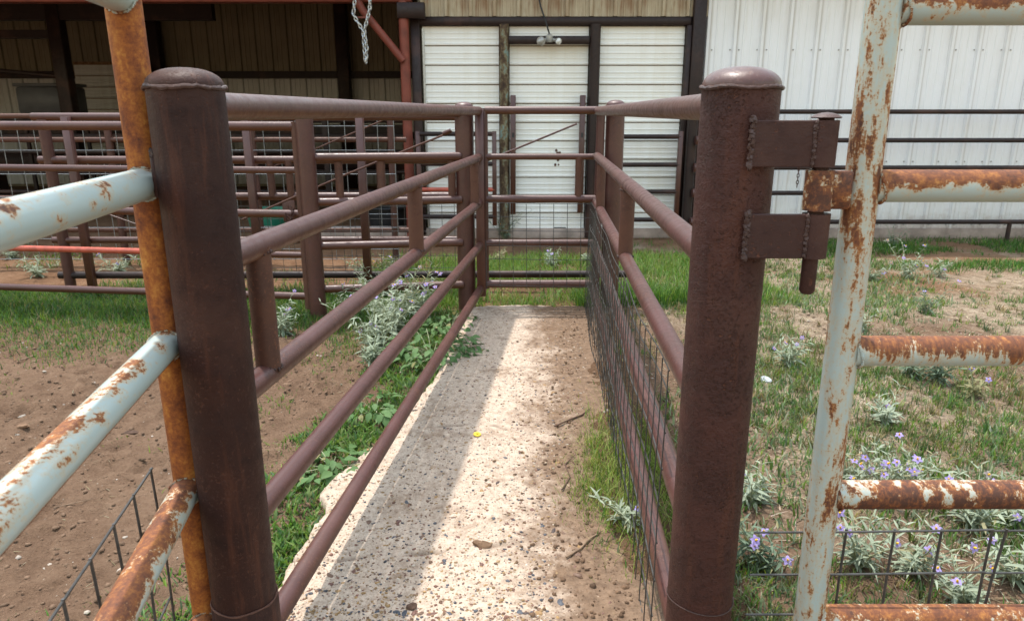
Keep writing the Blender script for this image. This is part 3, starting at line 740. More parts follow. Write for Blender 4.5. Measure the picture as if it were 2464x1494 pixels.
# gates standing against the barn doors
def lean_gate(label, x0, x1, zs, post_x=None):
    g = thing('sheep_gate', label, 'gate', ((x0 + x1) / 2, 8.25, 0), 'low pipe gates by the white doors')
    for X in (x0, x1): MB().box((X, 8.25, .70), (.05, .05, 1.06), 0, .004).build('gate_stile', M['brown'], g)
    for z, m in zs: MB().tube([(x0, 8.25, z), (x1, 8.25, z)], .026, 12).build('rail', M[m], g)
lean_gate('low brown pipe gate by the red column, in front of the leftmost white door', -1.06, -.20, ((1.20, 'dark'), (.87, 'dark'), (.58, 'redbar'), (.27, 'dark')))
lean_gate('low brown pipe gate in front of the rightmost white door', 1.16, 1.90, ((1.17, 'dark'), (.86, 'dark'), (.555, 'dark'), (.235, 'dark')))
wf = thing('wall_fence', 'dark five rail pipe fence fixed along the white ribbed wall', 'fence', (2.02, 8.25, 0))
MB().tube([(2.03, 8.27, z) for z in (-.1, .7, 1.46)], .055, 20).build('post', M['dark'], wf)
for z in (1.44, 1.133, .833, .55, .221):
    MB().tube([(2.05, 8.17, z), (2.18, 8.17, z)], .05, 14).build('rail_socket', M['brown'], wf)
    MB().tube([(2.1, 8.17, z), (9.5, 8.17, z)], .026, 14).build('rail', M['dark'], wf)
for X in (5.73, 8.4): MB().tube([(X, 8.17, -.05), (X, 8.17, .24)], .024, 12).build('foot', M['dark'], wf)
wc = chain('hanging_chain', [(3.22, 8.13, .84), (3.22, 8.13, .62)], .005, .032, M['plate'])
tag(wc, 'short dark chain hanging from a rail in front of the white wall', 'chain')

# ---------------------------------------------------------------- barn
barn = thing('barn', 'white and tan ribbed metal barn with three white doors and an open shed bay', 'barn', (2, 8.5, 0))
def rib_sheet(wd, h, amp=.036, base=.035, topw=.018, minor=True, sign=-1, p=.305):
    "vertical ribbed sheet, front towards -Y, local origin bottom left"
    prof = []; nrib = int(round(wd / p))
    for i in range(nrib):
        o = i * p
        prof += [(o, 0), (o + .012, sign * amp), (o + .012 + topw + .012, sign * amp), (o + .06, 0)]
        if minor:
            for q in (.125, .215): prof += [(o + q - .012, 0), (o + q - .004, sign * .006), (o + q + .012, sign * .006), (o + q + .02, 0)]
    prof.append((wd, 0))
    b = MB()
    b.quadgrid([[(x, y, z) for x, y in prof] for z in (0, h / 2, h)])
    return b
def add_sheets(name, x0, n, wd, z, h, y, mat, rot=0, p=.305, **kk):
    me = rib_sheet(wd, h, p=p, **kk).mesh(name, sharp=.3); me.materials.append(mat)
    outl = []
    for i in range(n):
        w_ = Vector((x0 + i * wd, y + (.002 if i % 2 else 0), z))
        o = link(name, me, barn, w_ - WL[barn.name]); outl.append(o)
    return outl
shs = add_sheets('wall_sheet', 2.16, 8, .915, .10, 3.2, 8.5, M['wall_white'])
screws = MB()
for o in shs:
    for z in (.14, .88, 2.11):
        for q in (.085, .29, .39, .595, .70, .90):
            if q < .9: screws.lathe([(.009, 0), (.009, .004), (.004, .007)], (0, 0, 0), 6); 
            for i in range(len(screws.v) - 18, len(screws.v)):
                v = screws.v[i]
                if q < .9: screws.v[i] = Vector((WL[o.name].x + q + v.x, 8.497 - v.z, z + v.y))
sw = screws.build('screw_heads', M['alu'], barn, None); sw['kind'] = 'stuff'
add_sheets('header_sheet', -1.02, 4, .80, 2.455, .95, 8.47, M['header_tan'], p=.2667)
MB().box((.435, 8.50, 2.405), (3.10, .12, .085), 0, .004).build('lintel', M['dark'], barn)
MB().box((2.07, 8.46, 1.75), (.14, .12, 3.3), 0, .006).build('corner_trim', M['dark'], barn)
MB().box((1.965, 8.47, 1.23), (.055, .10, 2.26), 0, .004).build('door_post', M['dark'], barn)
MB().box((-1.075, 8.48, 1.23), (.10, .12, 2.40), 0, .004).build('door_post', M['dark'], barn)
MB().tube([(-.088, 8.42, z) for z in (.06, .8, 1.6, 2.37)], .052, 20).build('door_post', M['mottled'], barn)
MB().tube([(.925, 8.43, z) for z in (.0, .8, 1.6, 2.37)], .060, 20).build('door_post', M['dark'], barn)
MB().box((.41, 8.42, 2.205), (.90, .05, .085), 0, .004).build('door_header_bar', M['dark'], barn)
for X, z0 in ((.012, .28), (.80, .30)):
    lc = MB().box((X, 8.40, (z0 + 1.62) / 2), (.062, .06, 1.62 - z0), 0, .004).build('latch_channel', M['brown'], barn)
    MB().box((X, 8.367, 1.185), (.022, .008, .05), 0).build('bolt_hole', M['tub_black'], lc)
# doors of horizontal ribbed slats
def slat_mesh(wd, h):
    prof = [(0, .012), (.006, -.012), (.020, -.014), (.030, 0)]
    for q in (.36, .64): prof += [(h * q - .010, 0), (h * q - .004, -.005), (h * q + .006, -.005), (h * q + .012, 0)]
    prof += [(h - .003, 0), (h - .001, .012)]
    b = MB().quadgrid([[(x, y, z) for x in (0, wd / 2, wd)] for z, y in prof])
    return b
SLH = .208
for x0, x1 in ((-1.005, -.145), (-.03, .862), (.985, 1.935)):
    wd = x1 - x0
    d_ = MB().box(((x0 + x1) / 2, 8.53, 1.245), (wd, .02, 2.25)).build('door', M['door_rustline'], barn)
    me = slat_mesh(wd - .006, SLH - .006).mesh('slat', sharp=.25); me.materials.append(M['door_white'])
    for i in range(11): link('slat', me, d_, Vector((x0 + .003, 8.502, .075 + i * SLH)) - WL[barn.name])
    if x0 < -.5: MB().box((x0 + .012, 8.485, 1.23), (.022, .02, 2.2), 0).build('edge_trim', M['chain'], d_)
    if -.1 < x0 < .5: MB().box((.57, 8.478, .088), (.15, .012, .045), 0, .006).build('gnawed_hole', M['tub_black'], d_)
    if -.1 < x0 < .5:
        bb = MB()
        for q in range(14): bb.lump((.545 + random.gauss(0, .028), 8.492, .93 + random.gauss(0, .045)), random.uniform(.008, .02), (1, .12, 1), 300 + q, 7)
        bb.build('rust_patch', M['redbrown'], d_)
MB().box((2.9, 8.55, .0), (13.2 - 1.2, .20, .20), 0, .008).build('foundation', M['concrete_wall'], barn)
# shed bay
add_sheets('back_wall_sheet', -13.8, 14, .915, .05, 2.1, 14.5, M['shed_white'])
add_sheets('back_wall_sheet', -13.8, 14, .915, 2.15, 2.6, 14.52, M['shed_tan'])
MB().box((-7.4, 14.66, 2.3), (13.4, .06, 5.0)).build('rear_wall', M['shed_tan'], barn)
for z in (2.13, 3.5, 1.0): MB().box((-7.3, 14.40, z), (13, .10, .13 if z < 3 else .10)).build('girt', M['dark'], barn)
for X in (-12.5, -6.75, -3.2): MB().box((X, 14.3, 2.2), (.22, .2, 4.6), 0, .01).build('inner_column', M['dark'], barn)
MB().box((-7.05, 11.8, 1.9), (.20, .2, 4.0), 0, .01).build('inner_column', M['dark'], barn)
MB().box((-8.6, 11.8, 2.60), (3.0, .14, .12), 0).build('inner_beam', M['dark'], barn)
MB().tube([(-9.5, 11.7, 2.15), (-8.0, 11.7, 2.06), (-7.1, 11.75, 1.98)], .035, 12).build('inner_brace', M['dark'], barn)
MB().box((-7.8, 11.8, 3.05), (6.4, .14, .5), 0).build('inner_beam', M['dark'], barn)
rd = MB().box((-7.45, 13.9, 1.21), (1.30, .03, 2.25)).build('roll_up_door', M['door_rustline'], barn)
me = slat_mesh(1.28, .19).mesh('slat', sharp=.25); me.materials.append(M['shed_white'])
for i in range(11): link('slat', me, rd, Vector((-8.09, 13.87, .09 + i * .20)) - WL[barn.name])
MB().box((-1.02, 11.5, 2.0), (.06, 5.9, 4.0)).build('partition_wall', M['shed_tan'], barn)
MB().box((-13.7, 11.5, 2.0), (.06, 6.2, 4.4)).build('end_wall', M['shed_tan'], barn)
b = MB(); b.quadgrid([[(-14.3, 7.98, 3.30), (10, 7.98, 3.30)], [(-14.3, 15.0, 5.0), (10, 15.0, 5.0)]])
b.quadgrid([[(-14.3, 7.98, 3.34), (10, 7.98, 3.34)], [(-14.3, 15.0, 5.04), (10, 15.0, 5.04)]])
b.quadgrid([[(-14.3, 7.98, 3.30), (10, 7.98, 3.30)], [(-14.3, 7.98, 3.34), (10, 7.98, 3.34)]])
b.build('roof', M['roof'], barn, None)
MB().box((4.5, 14.9, 2.3), (11.0, .06, 5.0)).build('rear_wall', M['shed_tan'], barn)
MB().box((9.46, 11.7, 2.2), (.06, 6.4, 4.4)).build('end_wall', M['wall_white'], barn)
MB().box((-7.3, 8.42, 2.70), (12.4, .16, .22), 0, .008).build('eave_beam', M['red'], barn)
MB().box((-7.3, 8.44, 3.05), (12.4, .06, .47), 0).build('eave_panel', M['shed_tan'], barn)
MB().tube([(-1.19, 8.38, z) for z in (-.05, .7, 1.5, 2.60)], .055, 24).build('shed_column', M['red'], barn)
MB().tube([(-1.20, 8.33, 1.98), (-1.62, 8.30, 2.50), (-1.80, 8.28, 2.85)], .042, 18).build('brace_pipe', M['red'], barn)
MB().box((-1.62, 8.26, 2.42), (.10, .03, .018), 0).build('chain_hook', M['red'], barn)
MB().box((-1.10, 8.36, 2.50), (.30, .10, .16), 0, .006).build('bracket', M['dark'], barn)
lc_ = chain('hoist_chain', [(-1.61, 8.20, 3.0), (-1.70, 8.20, 2.44), (-1.605, 8.2, 2.28), (-1.60, 8.2, 2.02), (-1.59, 8.2, 1.96), (-1.575, 8.2, 2.1), (-1.59, 8.2, 2.28), (-1.52, 8.2, 2.50), (-1.49, 8.2, 3.0)], .008, .042, M['chain'])
tag(lc_, 'bright galvanised chain hanging from the red brace under the barn eave', 'chain')

fl = thing('flood_light', 'grey twin flood lamp fixed above the middle white door', 'light', (.40, 8.36, 2.15))
MB().lathe([(.034, -.038), (.04, -.025), (.04, .025), (.022, .04)], (.41, 8.33, 2.215), 20).build('junction_box', M['alu'], fl)
def flood(x, tilt, m, s_):
    h = MB().tube([(x + tilt * .06, 8.33, 2.20), (x + tilt * .02, 8.30, 2.195), (x - tilt * .0, 8.25, 2.185), (x, 8.20, 2.175)], [.016, .03 * s_, .055 * s_, .066 * s_], 20).build('lamp_head', M['alu'], fl)
    MB().lump((x, 8.195, 2.174), .056 * s_, (1, .5, 1), 5, 14).build('lamp_glass', M[m], h)
flood(.315, 1, 'alu', .72); flood(.505, -1, 'glass_bulb', .52)
MB().tube([(.41, 8.33, 2.26), (.37, 8.33, 2.38), (.31, 8.36, 2.55), (.27, 8.40, 2.75), (.26, 8.40, 3.2)], .009, 8).build('cable', M['tub_black'], fl)

# tubs and box in the shed
def tub(name, label, x, y, r, h, m, cat):
    t = thing(name, label, cat, (x, y, 0))
    MB().lathe([(r * .82, 0), (r, h), (r * 1.05, h), (r * 1.05, h * .93), (r * .99, h * .93), (r * .93, h * .9), (r * .8, .04)], (x, y, .0), 28).build('tub_wall', M[m], t)
    MB().tube([(x + r * 1.06 * math.cos(g), y + r * 1.06 * math.sin(g), h) for g in np.linspace(0, 6.283, 28)[:-1]], .014, 8, closed=True).build('rim', M[m], t)
tub('feed_tub', 'green plastic feed tub on the dirt behind the gate mesh', -3.05, 8.9, .26, .26, 'tub_green', 'tub')
tub('water_tub', 'black rubber water tub on the dirt left of the red column', -1.55, 8.95, .27, .30, 'tub_black', 'tub')
bx = thing('storage_box', 'grey plastic box on a stand inside the dark shed', 'box', (-7.55, 12.2, 0))
MB().box((-7.55, 12.2, 1.62), (.86, .5, .42), 0, .03).build('box_body', M['grey_plastic'], bx)
MB().box((-7.55, 12.2, 1.86), (.90, .54, .05), 0, .012).build('lid', M['grey_plastic'], bx)
for sx in (-.38, .38):
    for sy in (-.2, .2): MB().box((-7.55 + sx, 12.2 + sy, .70), (.05, .05, 1.42)).build('leg', M['dark'], bx)
pf = thing('pen_fence', 'dark low pen panel of pipe rails deep inside the shed', 'fence', (-6, 10.2, 0))
for z in (.35, .62, .90, 1.12, 1.32): MB().tube([(-12, 10.2, z), (-1.4, 10.25, z)], .03, 10).build('rail', M['dark'], pf)
for X in (-11, -9.2, -7.4, -5.6, -4.2, -2.6): MB().box((X, 10.22, .65), (.07, .07, 1.42)).build('post', M['dark'], pf)
fp = thing('feed_bunk', 'long dark feed trough along the back of the shed', 'trough', (-5.5, 12.6, 0))
MB().box((-5.6, 12.6, .62), (7.6, .5, .26), 0, .02).build('trough', M['dark'], fp)
for X in (-9, -7, -5, -3, -2): MB().box((X, 12.6, .245), (.1, .4, .49)).build('leg', M['dark'], fp)
MB().box((-5.6, 12.9, 1.12), (7.6, .05, .22), 0).build('back_board', M['dark'], fp)

# ---------------------------------------------------------------- small things lying about
def lumpthing(name, label, cat, px, py, r_, sq, m, seed, n=14):
    x, y = at(px, py, .03); z = surf(x, y)
    o = MB().lump((0, 0, 0), r_, sq, seed, n).mesh(name, sharp=.5); o.materials.append(M[m])
    return tag(link(name, o, None, (x, y, z + r_ * sq[2] * .55)), label, cat)
lumpthing('dirt_clod', 'crumbly brown dirt clod on the middle of the slab', 'clod', 1160, 1316, .024, (1.25, .7, .55), 'clod', 4)
lumpthing('dirt_clod', 'small dark dirt clod low on the slab near the left rail', 'clod', 990, 1466, .014, (1.1, .9, .6), 'bark', 6)
lumpthing('white_stone', 'small white stone on the bare dirt left of the rusted gate post', 'stone', 222, 955, .017, (1, .8, .7), 'scrap', 8)
lumpthing('buff_stone', 'flat buff stone on the bare dirt above the blue gate rail', 'stone', 52, 1010, .024, (1.3, .8, .4), 'clod', 9)
x, y = at(1148, 1048, .035)
et = MB().lathe([(.0005, 0), (.016, 0), (.0175, .002), (.016, .0045), (.007, .005), (.006, .011), (.0005, .012)], (0, 0, 0), 24).mesh('ear_tag', sharp=.6); et.materials.append(M['yellow'])
tag(link('ear_tag', et, None, (x, y, surf(x, y) + .002), (.15, .1, 0)), 'small round yellow plastic ear tag lying on the slab', 'ear tag')
def twig(label, pxs, r_, m='twig', name='twig', zz=.035):
    b = MB(); P = []
    for i, (a, c) in enumerate(pxs):
        x, y = at(a, c, zz); P.append((x, y, surf(x, y) + r_ * 1.4 + random.uniform(0, .006)))
    b.tube(P, [r_] * (len(P) - 1) + [r_ * .4], 7)
    o = b.build(name, M[m]); return tag(o, label, 'twig')
twig('thin forked twig on the dirt beside the wire mesh, nearest the viewer', [(1362, 1345), (1395, 1325), (1420, 1300), (1450, 1283)], .0035)
twig('long curved twig on the soil edge of the slab, halfway down the chute', [(1352, 1182), (1372, 1150), (1360, 1120), (1385, 1098)], .003, 'bark')
twig('dry twig across the soil at the right of the slab near its middle', [(1335, 1030), (1370, 1012), (1400, 1000), (1422, 985)], .004, 'bark')
twig('pale dry stalk on the dirt left of the rusted post', [(130, 1225), (170, 1212), (235, 1197)], .0022, 'twig', 'stalk', 0)
twig('pale dry stick at the edge of the left grass strip', [(50, 868), (92, 848)], .005, 'twig', 'stick', 0)
twig('dry bent stalk in the weeds left of the slab', [(868, 845), (884, 812), (896, 780)], .004, 'twig', 'stalk', 0)
lumpthing('bark_piece', 'dark flat piece of bark on the dirt beside the rusted post', 'bark', 312, 1018, .030, (1.3, .4, .25), 'bark', 12)
lumpthing('plastic_scrap', 'crumpled clear plastic scrap in the weeds right of the hinged post', 'litter', 1840, 921, .03, (1, .8, .6), 'scrap', 21, 12)

# ---------------------------------------------------------------- grass and weeds
def blades(name, P, h, wd, lean, tint, label, mat='grass', flat=0.0):
    n = len(P); Z = height(P[:, 0], P[:, 1])
    az = RNG.uniform(0, 6.283, n); fa = az + RNG.uniform(-.6, .6, n) + 1.57
    dx, dy = np.cos(az), np.sin(az); wx, wy = np.cos(fa), np.sin(fa)
    V = np.zeros((n, 5, 3)); ln = lean * h
    zc = np.sqrt(np.maximum(h ** 2 - ln ** 2, (.12 * h) ** 2))
    for i, (s_, t) in enumerate(((-1, 0), (1, 0), (-.8, .55), (.8, .55), (0, 1))):
        V[:, i, 0] = P[:, 0] + dx * ln * t ** 1.7 + wx * wd * s_ * .5
        V[:, i, 1] = P[:, 1] + dy * ln * t ** 1.7 + wy * wd * s_ * .5
        V[:, i, 2] = Z - .004 + zc * (t if i < 4 else .93) + flat
    Fq = (np.array([(0, 1, 3), (0, 3, 2), (2, 3, 4)])[None] + (np.arange(n) * 5)[:, None, None]).reshape(-1, 3)
    me = np_mesh(name, V.reshape(-1, 3), Fq, False); setcol(me, np.repeat(tint, 5, 0)); me.materials.append(M[mat])
    return tag(link(name, me), label, kind='stuff')
def tints(n, cols, wts, jit=.25):
    c = np.array(cols)[RNG.choice(len(cols), n, p=np.array(wts) / sum(wts))]
    return c * RNG.uniform(1 - jit, 1 + jit, (n, 1)) * RNG.uniform(.9, 1.1, (n, 3))
GREEN = (.070, .165, .024); LIME = (.165, .245, .036); DARKG = (.035, .095, .018); STRAW = (.30, .23, .13); OLIVE = (.105, .12, .045); BLUEG = (.085, .14, .07)
def field(n, x0, x1, y0, y1, fn):
    X = RNG.uniform(x0, x1, n); Y = RNG.uniform(y0, y1, n); k_ = RNG.random(n) < fn(X, Y); return np.stack([X[k_], Y[k_]], -1)
# left strip
P = field(60000, -4.5, -.75, 3.9, 5.75, lambda X, Y: sst(Y + (fbm(X, Y, 2.2, 3, 5) - .5) * 1.1, 4.05, 4.75) * (.55 + .45 * sst(Y, 4.7, 5.1)))
n = len(P); d = sst(P[:, 1], 4.4, 5.0)
blades('grass', P, RNG.uniform(.025, .06, n) * (1 + .9 * d), RNG.uniform(.003, .006, n), RNG.uniform(.3, .95, n), tints(n, [GREEN, LIME, DARKG, BLUEG, STRAW], [5, 2.5, 2, 3, .6]), 'short green grass strip under the red railed gate on the left')
# beyond the left gates
P = field(26000, -6.5, -.9, 5.7, 7.5, lambda X, Y: sst(fbm(X, Y, 1.3, 3, 15), .40, .62) * (.8 - .6 * sst(Y, 6.9, 7.4)))
n = len(P)
blades('grass', P, RNG.uniform(.03, .11, n), RNG.uniform(.004, .010, n), RNG.uniform(.3, .9, n), tints(n, [GREEN, LIME, BLUEG, (.25, .29, .17), STRAW], [3, 5, 2, 3, 1]), 'patchy yellow green weeds on the dirt in front of the shed')
# centre
def centre(X, Y):
    a = sst(Y, 5.15, 5.3) * (1 - sst(Y + (fbm(X, Y, 3, 2, 9) - .5) * .6, 6.9, 7.4))
    soil = np.exp(-(((X - .15) / .45) ** 2 + ((Y - 5.75) / .16) ** 2))
    return a * (.8 - .75 * soil) * (.25 + .75 * sst(fbm(X, Y, 2.1, 4, 8), .36, .58))
P = field(60000, -1.3, 2.2, 5.1, 7.5, centre); n = len(P)
blades('grass', P, RNG.uniform(.03, .14, n), RNG.uniform(.004, .008, n), RNG.uniform(.3, .95, n), tints(n, [GREEN, LIME, (.13, .25, .05), (.22, .28, .10), STRAW], [4, 4, 4, 3, .8]), 'lush green grass beyond the mesh gate at the end of the chute')
P = field(9000, .50, 2.6, 5.05, 5.7, lambda X, Y: .8 * np.exp(-((Y - 5.3) / .25) ** 2) * (1 - sst(X, 1.0, 2.2))); n = len(P)
blades('grass', P, RNG.uniform(.10, .24, n), RNG.uniform(.004, .007, n), RNG.uniform(.3, .8, n), tints(n, [GREEN, DARKG, LIME], [4, 3, 2]), 'taller grass tuft behind the far right chute post')
# margin left of the slab
def margin(X, Y):
    d = slab_left(np.clip(Y, 1.2, 5.1)) - X
    return sst(d, -.03, .01) * (1 - sst(d + (fbm(X, Y, 4, 3, 19) - .5) * .5, .16, .5)) * (.35 + .65 * sst(fbm(X, Y, 5, 3, 29), .38, .58))
P = field(90000, -1.6, -.1, 1.4, 5.2, margin); n = len(P)
blades('grass', P, RNG.uniform(.018, .055, n), RNG.uniform(.004, .009, n), RNG.uniform(.35, .97, n), tints(n, [GREEN, LIME, BLUEG, (.16, .24, .09), STRAW], [4, 2.5, 2, 2, .5]), 'low green weeds crowding the chipped left edge of the slab')
P = field(34000, -1.4, -.1, 1.6, 5.1, lambda X, Y: margin(X, Y) * sst(fbm(X, Y, 4, 3, 59), .42, .56)); n = len(P)
blades('leafy_weeds', P, RNG.uniform(.02, .065, n), RNG.uniform(.008, .018, n), RNG.uniform(.3, .9, n), tints(n, [(.10, .20, .045), (.15, .25, .06), (.08, .15, .06), (.20, .27, .10)], [4, 3, 2, 2]), 'small leafed bright green weeds beside the slab')
P = field(22000, -2.2, -.4, 2.2, 5.1, lambda X, Y: .5 * sst(fbm(X, Y, 3.2, 3, 37), .48, .66) * sst(X + Y * .12, -1.5, -.6)); n = len(P)
blades('grass', P, RNG.uniform(.02, .05, n), RNG.uniform(.003, .006, n), RNG.uniform(.4, .95, n), tints(n, [LIME, OLIVE, GREEN, STRAW], [3, 3, 2, 1]), 'thin olive grass on the dirt inside the left fence')
P = field(5000, -3, -.7, 1.5, 4.1, lambda X, Y: sst(fbm(X, Y, 4.0, 3, 47), .60, .72)); n = len(P)
blades('grass', P, RNG.uniform(.012, .03, n), RNG.uniform(.003, .005, n), RNG.uniform(.4, .95, n), tints(n, [LIME, OLIVE, GREEN], [3, 3, 2]), 'scattered tiny weed sprigs on the bare dirt at lower left')
P = field(1500, -3, -.6, 1.4, 4.6, lambda X, Y: .25 + .7 * sst(fbm(X, Y, 2.0, 3, 87), .5, .65)); n = len(P)
blades('dry_straw', P, RNG.uniform(.015, .06, n), RNG.uniform(.0018, .004, n), np.full(n, .992), tints(n, [STRAW, (.30, .25, .17), (.12, .08, .05)], [2, 2, 2], .3), 'bits of straw trodden into the bare dirt on the left', 'grass', .004)
# tuft inside the right fence
def tuft(X, Y):
    d = X - slab_right_edge(Y)
    return sst(d, -.10, .03) * np.exp(-((Y - 2.55) / .42) ** 2) * (1 - sst(X, .62, .7))
P = field(16000, .05, .7, 1.7, 3.4, tuft); n = len(P)
blades('grass', P, RNG.uniform(.03, .11, n), RNG.uniform(.0022, .004, n), RNG.uniform(.3, .9, n), tints(n, [LIME, (.30, .34, .10), GREEN, STRAW], [4, 4, 2, .8]), 'wispy yellow green tuft along the inside of the wire mesh')
P = field(7000, .1, .75, 1.4, 5.0, lambda X, Y: .55 * sst(X - slab_right_edge(Y), -.02, .12) * sst(fbm(X, Y, 6, 2, 3), .45, .6)); n = len(P)
blades('grass', P, RNG.uniform(.02, .07, n), RNG.uniform(.003, .005, n), RNG.uniform(.4, .95, n), tints(n, [GREEN, LIME, BLUEG, STRAW], [3, 2, 2, 2]), 'sparse green weeds at the foot of the right chute fence')
# right field
def rfield(X, Y):
    g = fbm(X, Y, 1.25, 4, 71)
    bare = np.exp(-((Y - 6.15 - .15 * np.sin(X * 1.7)) / .33) ** 2) * sst(X, 1.0, 1.6)
    return sst(X - .06 * Y, .40, .62) * (.18 + .82 * sst(g, .40, .60)) * (1 - .9 * bare)
def clumped(P, per, spread):
    n_ = len(P); Q = np.repeat(P, per, 0) + RNG.normal(0, 1, (n_ * per, 2)) * np.repeat(RNG.uniform(.4, 1.2, n_) * spread, per)[:, None]
    return Q
P = field(18000, .5, 6.5, 1.3, 7.1, lambda X, Y: rfield(X, Y) * np.clip(1.15 - .07 * Y, .3, 1)); ci = RNG.random(len(P)); P = clumped(P, 16, .022); ci = np.repeat(ci, 16); n = len(P)
tc = np.array([GREEN, GREEN, LIME, OLIVE, OLIVE, BLUEG, BLUEG, (.14, .20, .07), STRAW, (.17, .14, .065)])[(ci * 9.99).astype(int)]
blades('grass', P, RNG.uniform(.02, .07, n) * np.repeat(RNG.uniform(.6, 1.5, n // 16), 16), RNG.uniform(.0025, .0055, n), RNG.uniform(.3, .97, n), tc * RNG.uniform(.6, 1.4, (n, 1)) * RNG.uniform(.88, 1.12, (n, 3)), 'patchy green and dry grass over the yard on the right')
P = field(60000, .5, 6.5, 1.3, 6.4, lambda X, Y: sst(X - .06 * Y, .42, .62) * sst(fbm(X, Y, 1.7, 4, 77), .44, .60)); n = len(P)
blades('leafy_weeds', P, RNG.uniform(.02, .075, n), RNG.uniform(.005, .012, n), RNG.uniform(.2, .85, n), tints(n, [(.12, .19, .07), (.20, .25, .14), (.085, .165, .05), (.28, .31, .21), (.18, .26, .06)], [2, 3, 2, 3, 2]), 'small leafed grey green weeds among the grass on the right')
P = field(60000, .5, 6.5, 1.3, 6.2, lambda X, Y: .75 * sst(X - .06 * Y, .45, .7) * (.4 + .6 * sst(fbm(X, Y, 2.1, 3, 81), .40, .55))); n = len(P)
blades('dry_straw', P, RNG.uniform(.02, .08, n), RNG.uniform(.0025, .006, n), np.full(n, .992), tints(n, [(.40, .32, .20), (.46, .39, .29), (.27, .20, .13), (.13, .09, .06)], [3, 3, 2, 1], .3), 'dry straw litter lying between the weeds on the right', 'grass', .004)
P = field(1800, .1, .7, 1.4, 4.6, lambda X, Y: .35 * sst(X - slab_right_edge(Y), -.12, .1)); n = len(P)
blades('dry_straw', P, RNG.uniform(.015, .05, n), RNG.uniform(.002, .004, n), np.full(n, .992), tints(n, [STRAW, (.30, .22, .14), (.20, .14, .09)], [2, 2, 2], .3), 'bits of straw on the soil inside the right fence', 'grass', .004)
P = field(50000, .9, 9, 6.5, 8.4, lambda X, Y: (sst(X, 2.6, 3.8) * .9 + .12) * sst(fbm(X, Y, 1.8, 3, 93), .3, .55) * sst(Y + (fbm(X, Y, 1.5, 3, 91) - .5) * .9, 6.6, 6.9) * (1 - .75 * sst(Y, 7.9, 8.3))); n = len(P)
blades('grass', P, RNG.uniform(.03, .10, n), RNG.uniform(.004, .008, n), RNG.uniform(.3, .9, n), tints(n, [GREEN, DARKG, LIME, (.08, .2, .04)], [4, 3, 1.2, 3]), 'green grass band along the foot of the white wall')

# leaf meshes
def leaf_geo(L, W, fold, droop, nseg=4):
    b = MB(); rows = []
    for i in range(nseg + 1):
        t = i / nseg; wv = W * .5 * math.sin(math.pi * min(.98, max(.03, t ** .8))) ; z = -droop * L * t * t
        rows.append([(L * t, -wv, z + fold * wv), (L * t, 0, z), (L * t, wv, z + fold * wv)])
    return b.quadgrid(rows)
LEAVES = []
for q in range(4):
    me = leaf_geo(1, random.uniform(.15, .22), random.uniform(.2, .8), random.uniform(.05, .6)).mesh('leaf', sharp=None); me.shade_smooth(); LEAVES.append(me)
LEAF_S = []; LEAF_D = []
for me in LEAVES:
    a_ = me.copy(); a_.materials.append(M['silver']); LEAF_S.append(a_)
    a_ = me.copy(); a_.materials.append(M['silver_dark']); LEAF_D.append(a_)
b = MB()
for i in range(5):
    g = 2 * math.pi * i / 5
    c_, s_ = math.cos(g), math.sin(g)
    rows = []
    for t, wv, z in ((.10, .12, 0), (.45, .33, .06), (.75, .24, .02), (1.0, .02, -.12)):
        rows.append([(c_ * t - s_ * sgn * wv, s_ * t + c_ * sgn * wv, z + (.05 if sgn else 0)) for sgn in (-1, 0, 1)])
    b.quadgrid(rows)
PETAL = b.mesh('petals', sharp=None); PETAL.materials.append(M['petal'])
STAMEN = MB().lathe([(.10, 0), (.20, .15), (.17, .45), (.06, .62), (.0005, .64)], (0, 0, .02), 8).mesh('stamen', sharp=None); STAMEN.materials.append(M['stamen'])

